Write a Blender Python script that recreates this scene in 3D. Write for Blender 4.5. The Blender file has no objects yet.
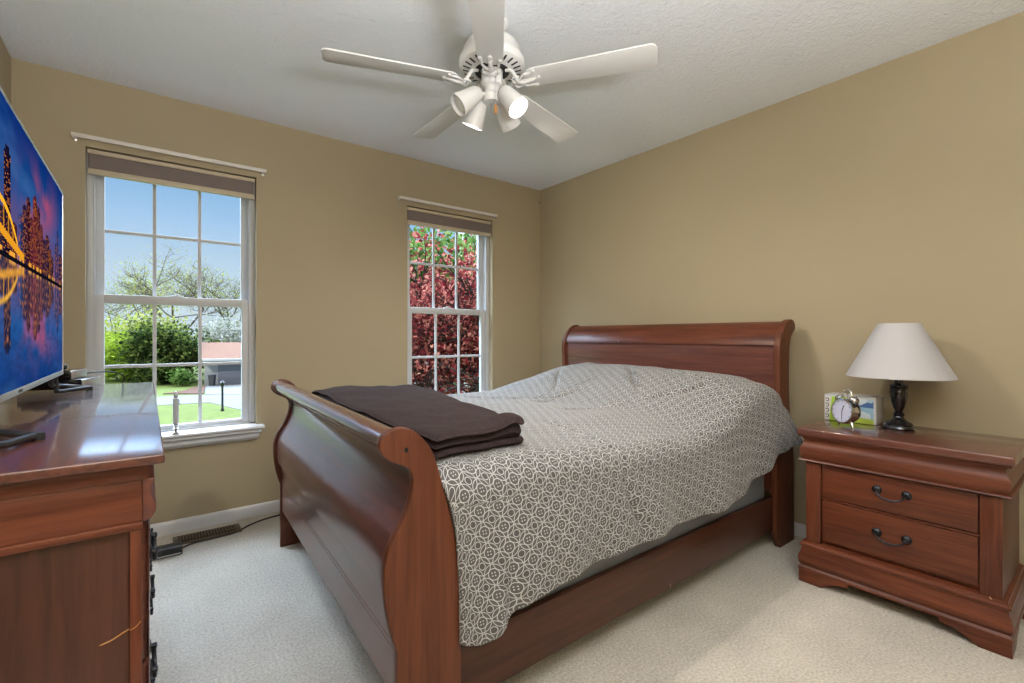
import bpy, bmesh, math, random
import numpy as np
from mathutils import Vector, Matrix, Quaternion, noise

S = bpy.context.scene
COL = S.collection
rnd = random.Random(7)

# ------------------------------------------------------------------ camera
CAMH = 1.1119
YAW = 0.65959
cam = bpy.data.cameras.new('camera')
cam.sensor_fit = 'HORIZONTAL'
cam.sensor_width = 36.0
cam.lens = 471.24 / 1024 * 36.0
cam.shift_y = -5.37 / 1024
cam.clip_start = 0.02
cam.clip_end = 500
camo = bpy.data.objects.new('camera', cam)
COL.objects.link(camo)
camo.location = (0, 0, CAMH)
camo.rotation_euler = (math.pi / 2, 0, -YAW)
S.camera = camo

# ------------------------------------------------------------------ view
S.view_settings.view_transform = 'Standard'
S.view_settings.look = 'None'
S.view_settings.gamma = 1.0
S.view_settings.exposure = 0.0
S.view_settings.use_curve_mapping = False
S.cycles.use_denoising = True
S.cycles.max_bounces = 10
S.cycles.diffuse_bounces = 6
S.cycles.glossy_bounces = 4
S.cycles.transparent_max_bounces = 16
S.cycles.sample_clamp_indirect = 6.0
S.cycles.caustics_reflective = False
S.cycles.caustics_refractive = False


# ------------------------------------------------------------------ sky
def make_world():
    w = bpy.data.worlds.new('sky')
    S.world = w
    w.use_nodes = True
    nt = w.node_tree
    nt.nodes.clear()
    out = nt.nodes.new('ShaderNodeOutputWorld')
    bg = nt.nodes.new('ShaderNodeBackground')
    tc = nt.nodes.new('ShaderNodeTexCoord')
    sep = nt.nodes.new('ShaderNodeSeparateXYZ')
    ramp = nt.nodes.new('ShaderNodeValToRGB')
    nt.links.new(tc.outputs['Generated'], sep.inputs[0])
    nt.links.new(sep.outputs['Z'], ramp.inputs[0])
    e = ramp.color_ramp.elements
    stops = [(0.0, (0.62, 0.74, 0.84)), (0.10, (0.56, 0.72, 0.86)), (0.20, (0.36, 0.58, 0.84)),
             (0.30, (0.25, 0.48, 0.80)), (0.38, (0.34, 0.55, 0.84)), (0.55, (0.65, 0.80, 1.0)), (1.0, (0.65, 0.80, 1.0))]
    e[0].position, e[0].color = stops[0][0], (*stops[0][1], 1)
    e[1].position, e[1].color = stops[-1][0], (*stops[-1][1], 1)
    for p, c in stops[1:-1]:
        n = e.new(p)
        n.color = (*c, 1)
    # added glow high in the window-side sky, out of view, boosts daylight indoors
    mr = nt.nodes.new('ShaderNodeMapRange')
    mr.inputs['From Min'].default_value = 0.34
    mr.inputs['From Max'].default_value = 0.55
    mr.inputs['To Min'].default_value = 0.0
    mr.inputs['To Max'].default_value = SKY_TOP
    my = nt.nodes.new('ShaderNodeMapRange')
    my.inputs['From Min'].default_value = -0.1
    my.inputs['From Max'].default_value = 0.45
    nt.links.new(sep.outputs['Z'], mr.inputs['Value'])
    nt.links.new(sep.outputs['Y'], my.inputs['Value'])
    mm = nt.nodes.new('ShaderNodeMath')
    mm.operation = 'MULTIPLY_ADD'
    mm.inputs[2].default_value = 1.0
    nt.links.new(mr.outputs[0], mm.inputs[0])
    nt.links.new(my.outputs[0], mm.inputs[1])
    nt.links.new(ramp.outputs[0], bg.inputs['Color'])
    nt.links.new(mm.outputs[0], bg.inputs['Strength'])
    nt.links.new(bg.outputs[0], out.inputs[0])


SKY_TOP = 26.0
FAN_WATTS = 44.0
FILL_WATTS = 136.0
make_world()

sun = bpy.data.lights.new('sun', 'SUN')
sun.energy = 3.2
sun.angle = math.radians(0.8)
sun.color = (1.0, 0.95, 0.86)
suno = bpy.data.objects.new('sun', sun)
COL.objects.link(suno)
suno.rotation_euler = Vector((0.80, 0.42, -0.80)).to_track_quat('-Z', 'Y').to_euler()

# added fill light, unseen behind the camera, brightens the room off the ceiling
fl = bpy.data.lights.new('fill_light', 'AREA')
fl.shape = 'DISK'
fl.size = 0.6
fl.energy = FILL_WATTS
fl.color = (0.97, 0.985, 1.0)
flo = bpy.data.objects.new('fill_light', fl)
COL.objects.link(flo)
flo.location = (0.35, -0.50, 1.32)
flo.rotation_euler = Vector((-0.20, -0.06, 1.0)).to_track_quat('-Z', 'Y').to_euler()

# ------------------------------------------------------------------ room numbers
XL, XR = -0.517, 2.870
YB, YF = 3.279, -1.05
H = 2.456
WT = 0.16
GND = -2.9


# ------------------------------------------------------------------ materials
def mat_new(name):
    m = bpy.data.materials.new(name)
    m.use_nodes = True
    nt = m.node_tree
    b = nt.nodes['Principled BSDF']
    return m, nt, b


def N(nt, t, **kw):
    n = nt.nodes.new(t)
    for k, v in kw.items():
        setattr(n, k, v)
    return n


def math_node(nt, op, a, b=None, c=None):
    n = nt.nodes.new('ShaderNodeMath')
    n.operation = op
    for i, v in enumerate((a, b, c)):
        if v is None:
            continue
        if isinstance(v, (int, float)):
            n.inputs[i].default_value = v
        else:
            nt.links.new(v, n.inputs[i])
    return n.outputs[0]


def plain(name, col, rough=0.5, metal=0.0, coat=0.0, var=0.06, scale=18.0, bump=0.0, bscale=80.0, spec=0.5):
    m, nt, b = mat_new(name)
    tc = N(nt, 'ShaderNodeTexCoord')
    nz = N(nt, 'ShaderNodeTexNoise')
    nz.inputs['Scale'].default_value = scale
    nt.links.new(tc.outputs['Object'], nz.inputs['Vector'])
    mx = N(nt, 'ShaderNodeMix', data_type='RGBA')
    nt.links.new(nz.outputs[0], mx.inputs['Factor'])
    mx.inputs['A'].default_value = (*[c * (1 - var) for c in col], 1)
    mx.inputs['B'].default_value = (*[min(1, c * (1 + var)) for c in col], 1)
    nt.links.new(mx.outputs['Result'], b.inputs['Base Color'])
    b.inputs['Roughness'].default_value = rough
    b.inputs['Metallic'].default_value = metal
    b.inputs['Coat Weight'].default_value = coat
    b.inputs['Coat Roughness'].default_value = 0.12
    b.inputs['Specular IOR Level'].default_value = spec
    if bump > 0:
        n2 = N(nt, 'ShaderNodeTexNoise')
        n2.inputs['Scale'].default_value = bscale
        n2.inputs['Detail'].default_value = 4
        nt.links.new(tc.outputs['Object'], n2.inputs['Vector'])
        bp = N(nt, 'ShaderNodeBump')
        bp.inputs['Strength'].default_value = bump
        bp.inputs['Distance'].default_value = 0.004
        nt.links.new(n2.outputs[0], bp.inputs['Height'])
        nt.links.new(bp.outputs[0], b.inputs['Normal'])
    return m


def wood(name, dark, light, axis='x', rough=0.38, coat=0.12, coat_rough=0.12, scale=1.0, chips=0.0):
    m, nt, b = mat_new(name)
    tc = N(nt, 'ShaderNodeTexCoord')
    mp = N(nt, 'ShaderNodeMapping')
    sc = {'x': (1.2, 22, 22), 'y': (22, 1.2, 22), 'z': (22, 22, 1.2)}[axis]
    mp.inputs['Scale'].default_value = [s * scale for s in sc]
    nt.links.new(tc.outputs['Object'], mp.inputs['Vector'])
    n1 = N(nt, 'ShaderNodeTexNoise')
    n1.inputs['Scale'].default_value = 1.6
    n1.inputs['Detail'].default_value = 5
    n1.inputs['Distortion'].default_value = 0.6
    nt.links.new(mp.outputs[0], n1.inputs['Vector'])
    n2 = N(nt, 'ShaderNodeTexNoise')
    n2.inputs['Scale'].default_value = 9.0
    n2.inputs['Detail'].default_value = 3
    nt.links.new(mp.outputs[0], n2.inputs['Vector'])
    f = math_node(nt, 'MULTIPLY_ADD', n2.outputs[0], 0.35, math_node(nt, 'MULTIPLY', n1.outputs[0], 0.8))
    rp = N(nt, 'ShaderNodeValToRGB')
    rp.color_ramp.elements[0].position = 0.36
    rp.color_ramp.elements[0].color = (*dark, 1)
    rp.color_ramp.elements[1].position = 0.78
    rp.color_ramp.elements[1].color = (*light, 1)
    nt.links.new(f, rp.inputs[0])
    colout = rp.outputs[0]
    if chips > 0:
        vz = N(nt, 'ShaderNodeTexNoise')
        vz.inputs['Scale'].default_value = 34
        vz.inputs['Detail'].default_value = 2
        nt.links.new(tc.outputs['Object'], vz.inputs['Vector'])
        big = N(nt, 'ShaderNodeTexNoise')
        big.inputs['Scale'].default_value = 4
        nt.links.new(tc.outputs['Object'], big.inputs['Vector'])
        s = math_node(nt, 'ADD', vz.outputs[0], math_node(nt, 'MULTIPLY', big.outputs[0], 0.5))
        g = math_node(nt, 'GREATER_THAN', s, 1.09 - chips)
        mx = N(nt, 'ShaderNodeMix', data_type='RGBA')
        nt.links.new(g, mx.inputs['Factor'])
        nt.links.new(colout, mx.inputs['A'])
        mx.inputs['B'].default_value = (0.50, 0.36, 0.22, 1)
        colout = mx.outputs['Result']
    nt.links.new(colout, b.inputs['Base Color'])
    rr = math_node(nt, 'MULTIPLY_ADD', n1.outputs[0], 0.12, rough - 0.06)
    nt.links.new(rr, b.inputs['Roughness'])
    b.inputs['Coat Weight'].default_value = coat
    b.inputs['Coat Roughness'].default_value = coat_rough
    b.inputs['Coat IOR'].default_value = 1.5
    b.inputs['Specular IOR Level'].default_value = 0.32
    bp = N(nt, 'ShaderNodeBump')
    bp.inputs['Strength'].default_value = 0.06
    bp.inputs['Distance'].default_value = 0.002
    nt.links.new(f, bp.inputs['Height'])
    nt.links.new(bp.outputs[0], b.inputs['Normal'])
    return m


def emit(name, col, strength):
    m, nt, b = mat_new(name)
    b.inputs['Base Color'].default_value = (*col, 1)
    b.inputs['Emission Color'].default_value = (*col, 1)
    b.inputs['Emission Strength'].default_value = strength
    return m


def wall_paint(name, col):
    m = plain(name, col, rough=0.62, var=0.03, scale=2.5, bump=0.12, bscale=160, spec=0.35)
    return m


def ceiling_mat():
    m, nt, b = mat_new('textured_ceiling_paint')
    tc = N(nt, 'ShaderNodeTexCoord')
    n1 = N(nt, 'ShaderNodeTexNoise')
    n1.inputs['Scale'].default_value = 38
    n1.inputs['Detail'].default_value = 5
    n1.inputs['Distortion'].default_value = 1.4
    nt.links.new(tc.outputs['Object'], n1.inputs['Vector'])
    bp = N(nt, 'ShaderNodeBump')
    bp.inputs['Strength'].default_value = 0.9
    bp.inputs['Distance'].default_value = 0.006
    nt.links.new(n1.outputs[0], bp.inputs['Height'])
    nt.links.new(bp.outputs[0], b.inputs['Normal'])
    b.inputs['Base Color'].default_value = (0.82, 0.85, 0.90, 1)
    b.inputs['Roughness'].default_value = 0.85
    return m


def carpet_mat():
    m, nt, b = mat_new('cut_pile_carpet')
    tc = N(nt, 'ShaderNodeTexCoord')
    n1 = N(nt, 'ShaderNodeTexNoise')
    n1.inputs['Scale'].default_value = 110
    n1.inputs['Detail'].default_value = 3
    nt.links.new(tc.outputs['Object'], n1.inputs['Vector'])
    n2 = N(nt, 'ShaderNodeTexNoise')
    n2.inputs['Scale'].default_value = 3.2
    n2.inputs['Detail'].default_value = 3
    nt.links.new(tc.outputs['Object'], n2.inputs['Vector'])
    f = math_node(nt, 'MULTIPLY_ADD', n2.outputs[0], 0.35, math_node(nt, 'MULTIPLY', n1.outputs[0], 0.75))
    rp = N(nt, 'ShaderNodeValToRGB')
    rp.color_ramp.elements[0].position = 0.25
    rp.color_ramp.elements[0].color = (0.30, 0.275, 0.235, 1)
    rp.color_ramp.elements[1].position = 0.8
    rp.color_ramp.elements[1].color = (0.74, 0.69, 0.60, 1)
    nt.links.new(f, rp.inputs[0])
    nt.links.new(rp.outputs[0], b.inputs['Base Color'])
    b.inputs['Roughness'].default_value = 0.95
    b.inputs['Specular IOR Level'].default_value = 0.15
    b.inputs['Sheen Weight'].default_value = 0.25
    bp = N(nt, 'ShaderNodeBump')
    bp.inputs['Strength'].default_value = 0.8
    bp.inputs['Distance'].default_value = 0.008
    nt.links.new(n1.outputs[0], bp.inputs['Height'])
    nt.links.new(bp.outputs[0], b.inputs['Normal'])
    return m


def comforter_mat():
    """interlaced ring print, laid out in cloth metres (uv)"""
    m, nt, b = mat_new('ring_print_cotton')
    uv = N(nt, 'ShaderNodeUVMap')
    uv.uv_map = 'UVMap'
    mp = N(nt, 'ShaderNodeMapping')
    mp.inputs['Scale'].default_value = (1 / 0.060, 1 / 0.060, 1)
    mp.inputs['Rotation'].default_value = (0, 0, math.radians(14))
    nt.links.new(uv.outputs[0], mp.inputs['Vector'])

    def cell(off):
        a = N(nt, 'ShaderNodeVectorMath', operation='ADD')
        nt.links.new(mp.outputs[0], a.inputs[0])
        a.inputs[1].default_value = (off[0], off[1], 0)
        fr = N(nt, 'ShaderNodeVectorMath', operation='FRACTION')
        nt.links.new(a.outputs[0], fr.inputs[0])
        su = N(nt, 'ShaderNodeVectorMath', operation='SUBTRACT')
        nt.links.new(fr.outputs[0], su.inputs[0])
        su.inputs[1].default_value = (0.5, 0.5, 0)
        ln = N(nt, 'ShaderNodeVectorMath', operation='LENGTH')
        nt.links.new(su.outputs[0], ln.inputs[0])
        return su.outputs[0], ln.outputs['Value']
    v1, d1 = cell((0, 0))
    v2, d2 = cell((0.5, 0.5))
    lines = []
    for d, r, w in ((d1, 0.265, 0.019), (d1, 0.470, 0.017), (d2, 0.165, 0.018), (d2, 0.43, 0.017)):
        lines.append(math_node(nt, 'COMPARE', d, r, w))
    ab = N(nt, 'ShaderNodeVectorMath', operation='ABSOLUTE')
    nt.links.new(v1, ab.inputs[0])
    sb = N(nt, 'ShaderNodeVectorMath', operation='SUBTRACT')
    nt.links.new(ab.outputs[0], sb.inputs[0])
    sb.inputs[1].default_value = (0.070, 0.070, 0)
    l2 = N(nt, 'ShaderNodeVectorMath', operation='LENGTH')
    nt.links.new(sb.outputs[0], l2.inputs[0])
    lines.append(math_node(nt, 'LESS_THAN', l2.outputs['Value'], 0.034))
    acc = lines[0]
    for l in lines[1:]:
        acc = math_node(nt, 'MAXIMUM', acc, l)
    # solid darker dot inside the small ring
    dot = math_node(nt, 'LESS_THAN', d2, 0.15)
    dk = dot
    mx0 = N(nt, 'ShaderNodeMix', data_type='RGBA')
    nt.links.new(dk, mx0.inputs['Factor'])
    mx0.inputs['A'].default_value = (0.098, 0.096, 0.093, 1)
    mx0.inputs['B'].default_value = (0.080, 0.078, 0.076, 1)
    mx = N(nt, 'ShaderNodeMix', data_type='RGBA')
    nt.links.new(acc, mx.inputs['Factor'])
    nt.links.new(mx0.outputs['Result'], mx.inputs['A'])
    mx.inputs['B'].default_value = (0.50, 0.50, 0.505, 1)
    nt.links.new(mx.outputs['Result'], b.inputs['Base Color'])
    b.inputs['Roughness'].default_value = 0.8
    b.inputs['Specular IOR Level'].default_value = 0.25
    b.inputs['Sheen Weight'].default_value = 0.2
    tc = N(nt, 'ShaderNodeTexCoord')
    nz = N(nt, 'ShaderNodeTexNoise')
    nz.inputs['Scale'].default_value = 14
    nz.inputs['Detail'].default_value = 3
    nt.links.new(tc.outputs['Object'], nz.inputs['Vector'])
    bp = N(nt, 'ShaderNodeBump')
    bp.inputs['Strength'].default_value = 0.25
    bp.inputs['Distance'].default_value = 0.02
    nt.links.new(nz.outputs[0], bp.inputs['Height'])
    nt.links.new(bp.outputs[0], b.inputs['Normal'])
    return m


def glass_mat(name='window_glass'):
    m = bpy.data.materials.new(name)
    m.use_nodes = True
    nt = m.node_tree
    nt.nodes.clear()
    out = N(nt, 'ShaderNodeOutputMaterial')
    tr = N(nt, 'ShaderNodeBsdfTransparent')
    tr.inputs['Color'].default_value = (0.97, 0.98, 0.98, 1)
    gl = N(nt, 'ShaderNodeBsdfGlossy')
    gl.inputs['Roughness'].default_value = 0.02
    fr = N(nt, 'ShaderNodeFresnel')
    fr.inputs['IOR'].default_value = 1.25
    mix = N(nt, 'ShaderNodeMixShader')
    nt.links.new(fr.outputs[0], mix.inputs[0])
    nt.links.new(tr.outputs[0], mix.inputs[1])
    nt.links.new(gl.outputs[0], mix.inputs[2])
    nt.links.new(mix.outputs[0], out.inputs[0])
    return m


def leaf_mat(name, c1, c2, c3, trans=0.35, scale=9.0):
    m = bpy.data.materials.new(name)
    m.use_nodes = True
    nt = m.node_tree
    nt.nodes.clear()
    out = N(nt, 'ShaderNodeOutputMaterial')
    tc = N(nt, 'ShaderNodeTexCoord')
    nz = N(nt, 'ShaderNodeTexWhiteNoise')
    sn = N(nt, 'ShaderNodeVectorMath', operation='SNAP')
    sn.inputs[1].default_value = (1 / scale,) * 3
    nt.links.new(tc.outputs['Object'], sn.inputs[0])
    nt.links.new(sn.outputs[0], nz.inputs[0])
    rp = N(nt, 'ShaderNodeValToRGB')
    e = rp.color_ramp.elements
    e[0].position, e[0].color = 0.0, (*c1, 1)
    e[1].position, e[1].color = 1.0, (*c3, 1)
    mid = e.new(0.55)
    mid.color = (*c2, 1)
    nt.links.new(nz.outputs[0], rp.inputs[0])
    df = N(nt, 'ShaderNodeBsdfDiffuse')
    tl = N(nt, 'ShaderNodeBsdfTranslucent')
    nt.links.new(rp.outputs[0], df.inputs[0])
    nt.links.new(rp.outputs[0], tl.inputs[0])
    mix = N(nt, 'ShaderNodeMixShader')
    mix.inputs[0].default_value = trans
    nt.links.new(df.outputs[0], mix.inputs[1])
    nt.links.new(tl.outputs[0], mix.inputs[2])
    nt.links.new(mix.outputs[0], out.inputs[0])
    return m


M = {}
M['wall'] = wall_paint('tan_wall_paint', (0.39, 0.325, 0.215))
M['ceiling'] = ceiling_mat()
M['carpet'] = carpet_mat()
M['white_trim'] = plain('white_trim_paint', (0.64, 0.65, 0.67), rough=0.4, var=0.02)
M['vinyl'] = plain('white_vinyl', (0.52, 0.53, 0.545), rough=0.42, var=0.02)
M['glass'] = glass_mat()
WD, WL = (0.056, 0.0135, 0.0075), (0.165, 0.046, 0.020)
M['wood_x'] = wood('cherry_wood_grain_along_x', WD, WL, 'x')
M['wood_y'] = wood('cherry_wood_grain_along_y', WD, WL, 'y', chips=0.03)
M['wood_z'] = wood('cherry_wood_grain_upright', WD, WL, 'z')
M['wood_panel'] = wood('dark_cherry_panel', (0.075, 0.022, 0.016), (0.165, 0.052, 0.035), 'y', coat=.8, coat_rough=.20, rough=.42)
M['wood_rail'] = wood('dark_cherry_rail', (0.038, 0.014, 0.009), (0.090, 0.032, 0.018), 'x', chips=0.035)
M['wood_end'] = wood('dark_cherry_end_panel', (0.038, 0.015, 0.010), (0.085, 0.032, 0.020), 'z')
M['wood_post'] = wood('cherry_post', (0.070, 0.020, 0.009), (0.150, 0.046, 0.020), 'z', coat=0.0, rough=.5)
M['wood_top'] = wood('polished_cherry_top', (0.050, 0.015, 0.012), (0.150, 0.048, 0.030), 'y', rough=0.42, coat=1.0, coat_rough=0.10)
M['comforter'] = comforter_mat()
M['gray_cloth'] = plain('gray_box_spring_cloth', (0.20, 0.215, 0.25), rough=0.85, bump=0.2, bscale=300)
M['white_cloth'] = plain('white_mattress_ticking', (0.55, 0.55, 0.55), rough=0.85, bump=0.2, bscale=200)
M['brown_fleece'] = plain('brown_fleece', (0.036, 0.023, 0.022), rough=0.95, var=0.55, scale=75, bump=1.0, bscale=90, spec=0.2)
M['iron'] = plain('blackened_iron', (0.035, 0.038, 0.045), rough=0.32, metal=0.85)
M['black_gloss'] = plain('glossy_black', (0.006, 0.006, 0.008), rough=0.12, coat=0.6)
M['black_plastic'] = plain('black_plastic', (0.018, 0.018, 0.020), rough=0.4)
M['silver'] = plain('brushed_silver', (0.62, 0.62, 0.63), rough=0.28, metal=0.9)
M['chrome'] = plain('polished_chrome', (0.75, 0.75, 0.74), rough=0.10, metal=1.0, var=0.01)
M['shade_linen'] = plain('white_linen', (0.50, 0.49, 0.51), rough=0.85, var=0.03, scale=4, bump=0.25, bscale=400)
M['fan_white'] = plain('white_enamel', (0.70, 0.70, 0.70), rough=0.30, var=0.01)
M['fan_dark'] = plain('dark_vent', (0.02, 0.02, 0.02), rough=0.8)
M['blind_fabric'] = plain('taupe_blind_fabric', (0.19, 0.155, 0.145), rough=0.9, bump=0.2, bscale=300)
M['blind_rail'] = plain('beige_blind_rail', (0.52, 0.44, 0.32), rough=0.5)
M['rod'] = plain('cream_rod_enamel', (0.70, 0.66, 0.62), rough=0.35)
M['register'] = plain('brown_register_metal', (0.12, 0.085, 0.05), rough=0.45, metal=0.4)
M['bulb_on'] = emit('lit_bulb', (1.0, 0.97, 0.93), 14.0)
M['bulb_off'] = plain('frosted_bulb', (0.78, 0.78, 0.78), rough=0.25)
M['oak'] = plain('honey_wood', (0.42, 0.19, 0.055), rough=0.4)
M['clock_face'] = plain('pale_clock_face', (0.60, 0.62, 0.80), rough=0.4)
M['ink'] = plain('black_ink', (0.015, 0.015, 0.02), rough=0.5)


# ------------------------------------------------------------------ mesh helpers
def _merge(bm, tmp):
    me = bpy.data.meshes.new('tmp')
    tmp.to_mesh(me)
    tmp.free()
    bm.from_mesh(me)
    bpy.data.meshes.remove(me)


def _bevel(tmp, w, seg, ang=0.5):
    if w <= 0:
        return
    tmp.normal_update()
    ed = [e for e in tmp.edges if len(e.link_faces) == 2 and e.calc_face_angle(0) > ang]
    if ed:
        bmesh.ops.bevel(tmp, geom=ed, offset=w, segments=seg, profile=0.5, affect='EDGES', clamp_overlap=True)


def box(bm, x0, x1, y0, y1, z0, z1, bev=0.003, seg=2, rot=None):
    t = bmesh.new()
    bmesh.ops.create_cube(t, size=1)
    for v in t.verts:
        v.co = Vector((x0 + (v.co.x + .5) * (x1 - x0), y0 + (v.co.y + .5) * (y1 - y0), z0 + (v.co.z + .5) * (z1 - z0)))
    _bevel(t, bev, seg)
    if rot:
        c = Vector(((x0 + x1) / 2, (y0 + y1) / 2, (z0 + z1) / 2))
        bmesh.ops.rotate(t, verts=t.verts, cent=c, matrix=rot)
    _merge(bm, t)


def prism(bm, pts, axis, a0, a1, bev=0.0, seg=2):
    """extrude the 2-D outline along an axis: 'y' takes (x,z), 'x' takes (y,z), 'z' takes (x,y)"""
    t = bmesh.new()

    def co(p, a):
        return {'y': (p[0], a, p[1]), 'x': (a, p[0], p[1]), 'z': (p[0], p[1], a)}[axis]
    A = [t.verts.new(co(p, a0)) for p in pts]
    B = [t.verts.new(co(p, a1)) for p in pts]
    n = len(pts)
    t.faces.new(A)
    t.faces.new(B[::-1])
    for i in range(n):
        j = (i + 1) % n
        t.faces.new((A[j], A[i], B[i], B[j]))
    bmesh.ops.recalc_face_normals(t, faces=t.faces)
    if bev > 0:
        caps = [e for e in t.edges if len(e.link_faces) == 2 and e.calc_face_angle(0) > 1.0 and
                (abs({'y': e.verts[0].co.y - e.verts[1].co.y, 'x': e.verts[0].co.x - e.verts[1].co.x,
                      'z': e.verts[0].co.z - e.verts[1].co.z}[axis]) < 1e-6)]
        bmesh.ops.bevel(t, geom=caps, offset=bev, segments=seg, profile=0.5, affect='EDGES', clamp_overlap=True)
    _merge(bm, t)


def lathe(bm, prof, seg=32, mat=None, closed=False):
    t = bmesh.new()
    rings = []
    for r, z in prof:
        if r < 1e-6:
            rings.append([t.verts.new((0, 0, z))])
        else:
            rings.append([t.verts.new((r * math.cos(2 * math.pi * k / seg), r * math.sin(2 * math.pi * k / seg), z)) for k in range(seg)])
    for a, b in zip(rings[:-1], rings[1:]):
        for k in range(seg):
            l = (k + 1) % seg
            if len(a) == 1 and len(b) == 1:
                continue
            if len(a) == 1:
                t.faces.new((a[0], b[k], b[l]))
            elif len(b) == 1:
                t.faces.new((a[k], a[l], b[0]))
            else:
                t.faces.new((a[k], a[l], b[l], b[k]))
    if mat is not None:
        t.transform(mat)
    bmesh.ops.recalc_face_normals(t, faces=t.faces)
    _merge(bm, t)


def tube(bm, pts, r, seg=8, cap=True):
    t = bmesh.new()
    pts = [Vector(p) for p in pts]
    n = len(pts)
    rs = r if isinstance(r, (list, tuple)) else [r] * n
    rings = []
    up = None
    for i, p in enumerate(pts):
        d = (pts[min(i + 1, n - 1)] - pts[max(i - 1, 0)])
        if d.length < 1e-9:
            d = Vector((0, 0, 1))
        d.normalize()
        if up is None:
            up = d.orthogonal().normalized()
        up = (up - d * up.dot(d))
        if up.length < 1e-6:
            up = d.orthogonal()
        up.normalize()
        s = d.cross(up)
        rings.append([t.verts.new(p + (up * math.cos(2 * math.pi * k / seg) + s * math.sin(2 * math.pi * k / seg)) * rs[i]) for k in range(seg)])
    for a, b in zip(rings[:-1], rings[1:]):
        for k in range(seg):
            l = (k + 1) % seg
            t.faces.new((a[k], a[l], b[l], b[k]))
    if cap:
        t.faces.new(rings[0][::-1])
        t.faces.new(rings[-1])
    bmesh.ops.recalc_face_normals(t, faces=t.faces)
    _merge(bm, t)


def spline(pts, n=6):
    """Catmull-Rom through the points"""
    P = [Vector(p) for p in pts]
    out = []
    for i in range(len(P) - 1):
        p0, p1, p2, p3 = P[max(i - 1, 0)], P[i], P[i + 1], P[min(i + 2, len(P) - 1)]
        for k in range(n):
            t = k / n
            out.append(0.5 * ((2 * p1) + (-p0 + p2) * t + (2 * p0 - 5 * p1 + 4 * p2 - p3) * t * t + (-p0 + 3 * p1 - 3 * p2 + p3) * t ** 3))
    out.append(P[-1])
    return [tuple(p) for p in out]


def world_loc(o):
    v = Vector((0, 0, 0))
    while o is not None:
        v += o.location
        o = o.parent
    return v


def obj(name, bm, mat, parent=None, angle=35, local=False, base=None):
    """link the bmesh (world coordinates) as ONE mesh object"""
    loc = world_loc(parent) if parent is not None else Vector(base or (0, 0, 0))
    if not local:
        bm.transform(Matrix.Translation(-loc))
    me = bpy.data.meshes.new(name)
    bm.to_mesh(me)
    bm.free()
    me.materials.append(mat)
    me.polygons.foreach_set('use_smooth', [True] * len(me.polygons))
    me.set_sharp_from_angle(angle=math.radians(angle))
    o = bpy.data.objects.new(name, me)
    COL.objects.link(o)
    if parent is not None:
        o.parent = parent
    else:
        o.location = loc
    return o


def tag(o, label, cat, group=None, kind=None):
    o['label'] = label
    o['category'] = cat
    if group:
        o['group'] = group
    if kind:
        o['kind'] = kind
    return o


def thing(name, label, cat, loc, group=None, kind=None):
    o = bpy.data.objects.new(name, None)
    o.empty_display_size = 0.1
    COL.objects.link(o)
    o.location = loc
    return tag(o, label, cat, group, kind)


def struct(name, bm, mat, label=None, cat=None, angle=35):
    o = obj(name, bm, mat, angle=angle)
    o['kind'] = 'structure'
    if label:
        o['label'] = label
        o['category'] = cat
    return o


def raw_mesh(name, verts, faces, mat, parent=None, smooth=False):
    me = bpy.data.meshes.new(name)
    loc = world_loc(parent) if parent is not None else Vector((0, 0, 0))
    verts = np.asarray(verts, dtype=np.float64) - np.array(loc)
    me.from_pydata(verts.tolist(), [], faces)
    me.materials.append(mat)
    if smooth:
        me.polygons.foreach_set('use_smooth', [True] * len(me.polygons))
    me.update()
    o = bpy.data.objects.new(name, me)
    COL.objects.link(o)
    if parent is not None:
        o.parent = parent
    return o


def copy_tree(o, parent=None):
    c = o.copy()
    COL.objects.link(c)
    if parent is not None:
        c.parent = parent
        c.matrix_parent_inverse = o.matrix_parent_inverse.copy()
    for ch in list(o.children):
        copy_tree(ch, c)
    return c


# ================================================================== THE ROOM
W1 = (-0.250, 0.538)
W2 = (1.548, 2.330)
WZ0, WZ1 = 0.555, 2.095

bm = bmesh.new()
box(bm, XL - WT, XR + WT, YF - WT, YB + WT, -0.12, 0.0, bev=0)
struct('floor', bm, M['carpet'], 'cut pile beige gray carpet covering the bedroom floor', 'carpet')
bm = bmesh.new()
box(bm, XL - WT, XR + WT, YF - WT, YB + WT, H, H + 0.12, bev=0)
struct('ceiling', bm, M['ceiling'], 'pale gray textured ceiling over the bedroom', 'ceiling')
bm = bmesh.new()
xs = [XL - WT, W1[0], W1[1], W2[0], W2[1], XR + WT]
for i, (a, b_) in enumerate(zip(xs[:-1], xs[1:])):
    if i in (1, 3):
        box(bm, a, b_, YB, YB + WT, 0, WZ0, bev=0)
        box(bm, a, b_, YB, YB + WT, WZ1, H, bev=0)
    else:
        box(bm, a, b_, YB, YB + WT, 0, H, bev=0)
struct('wall_back', bm, M['wall'], 'tan painted wall holding the two windows', 'wall')
bm = bmesh.new()
box(bm, XR, XR + WT, YF, YB, 0, H, bev=0)
struct('wall_right', bm, M['wall'], 'tan painted wall behind the headboard and nightstand', 'wall')
bm = bmesh.new()
box(bm, XL - WT, XL, YF, YB, 0, H, bev=0)
struct('wall_left', bm, M['wall'], 'tan painted wall behind the television', 'wall')
bm = bmesh.new()
box(bm, XL - WT, XR + WT, YF - WT, YF, 0, H, bev=0)
struct('wall_front', bm, M['wall'], 'tan painted wall facing the two windows', 'wall')

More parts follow.
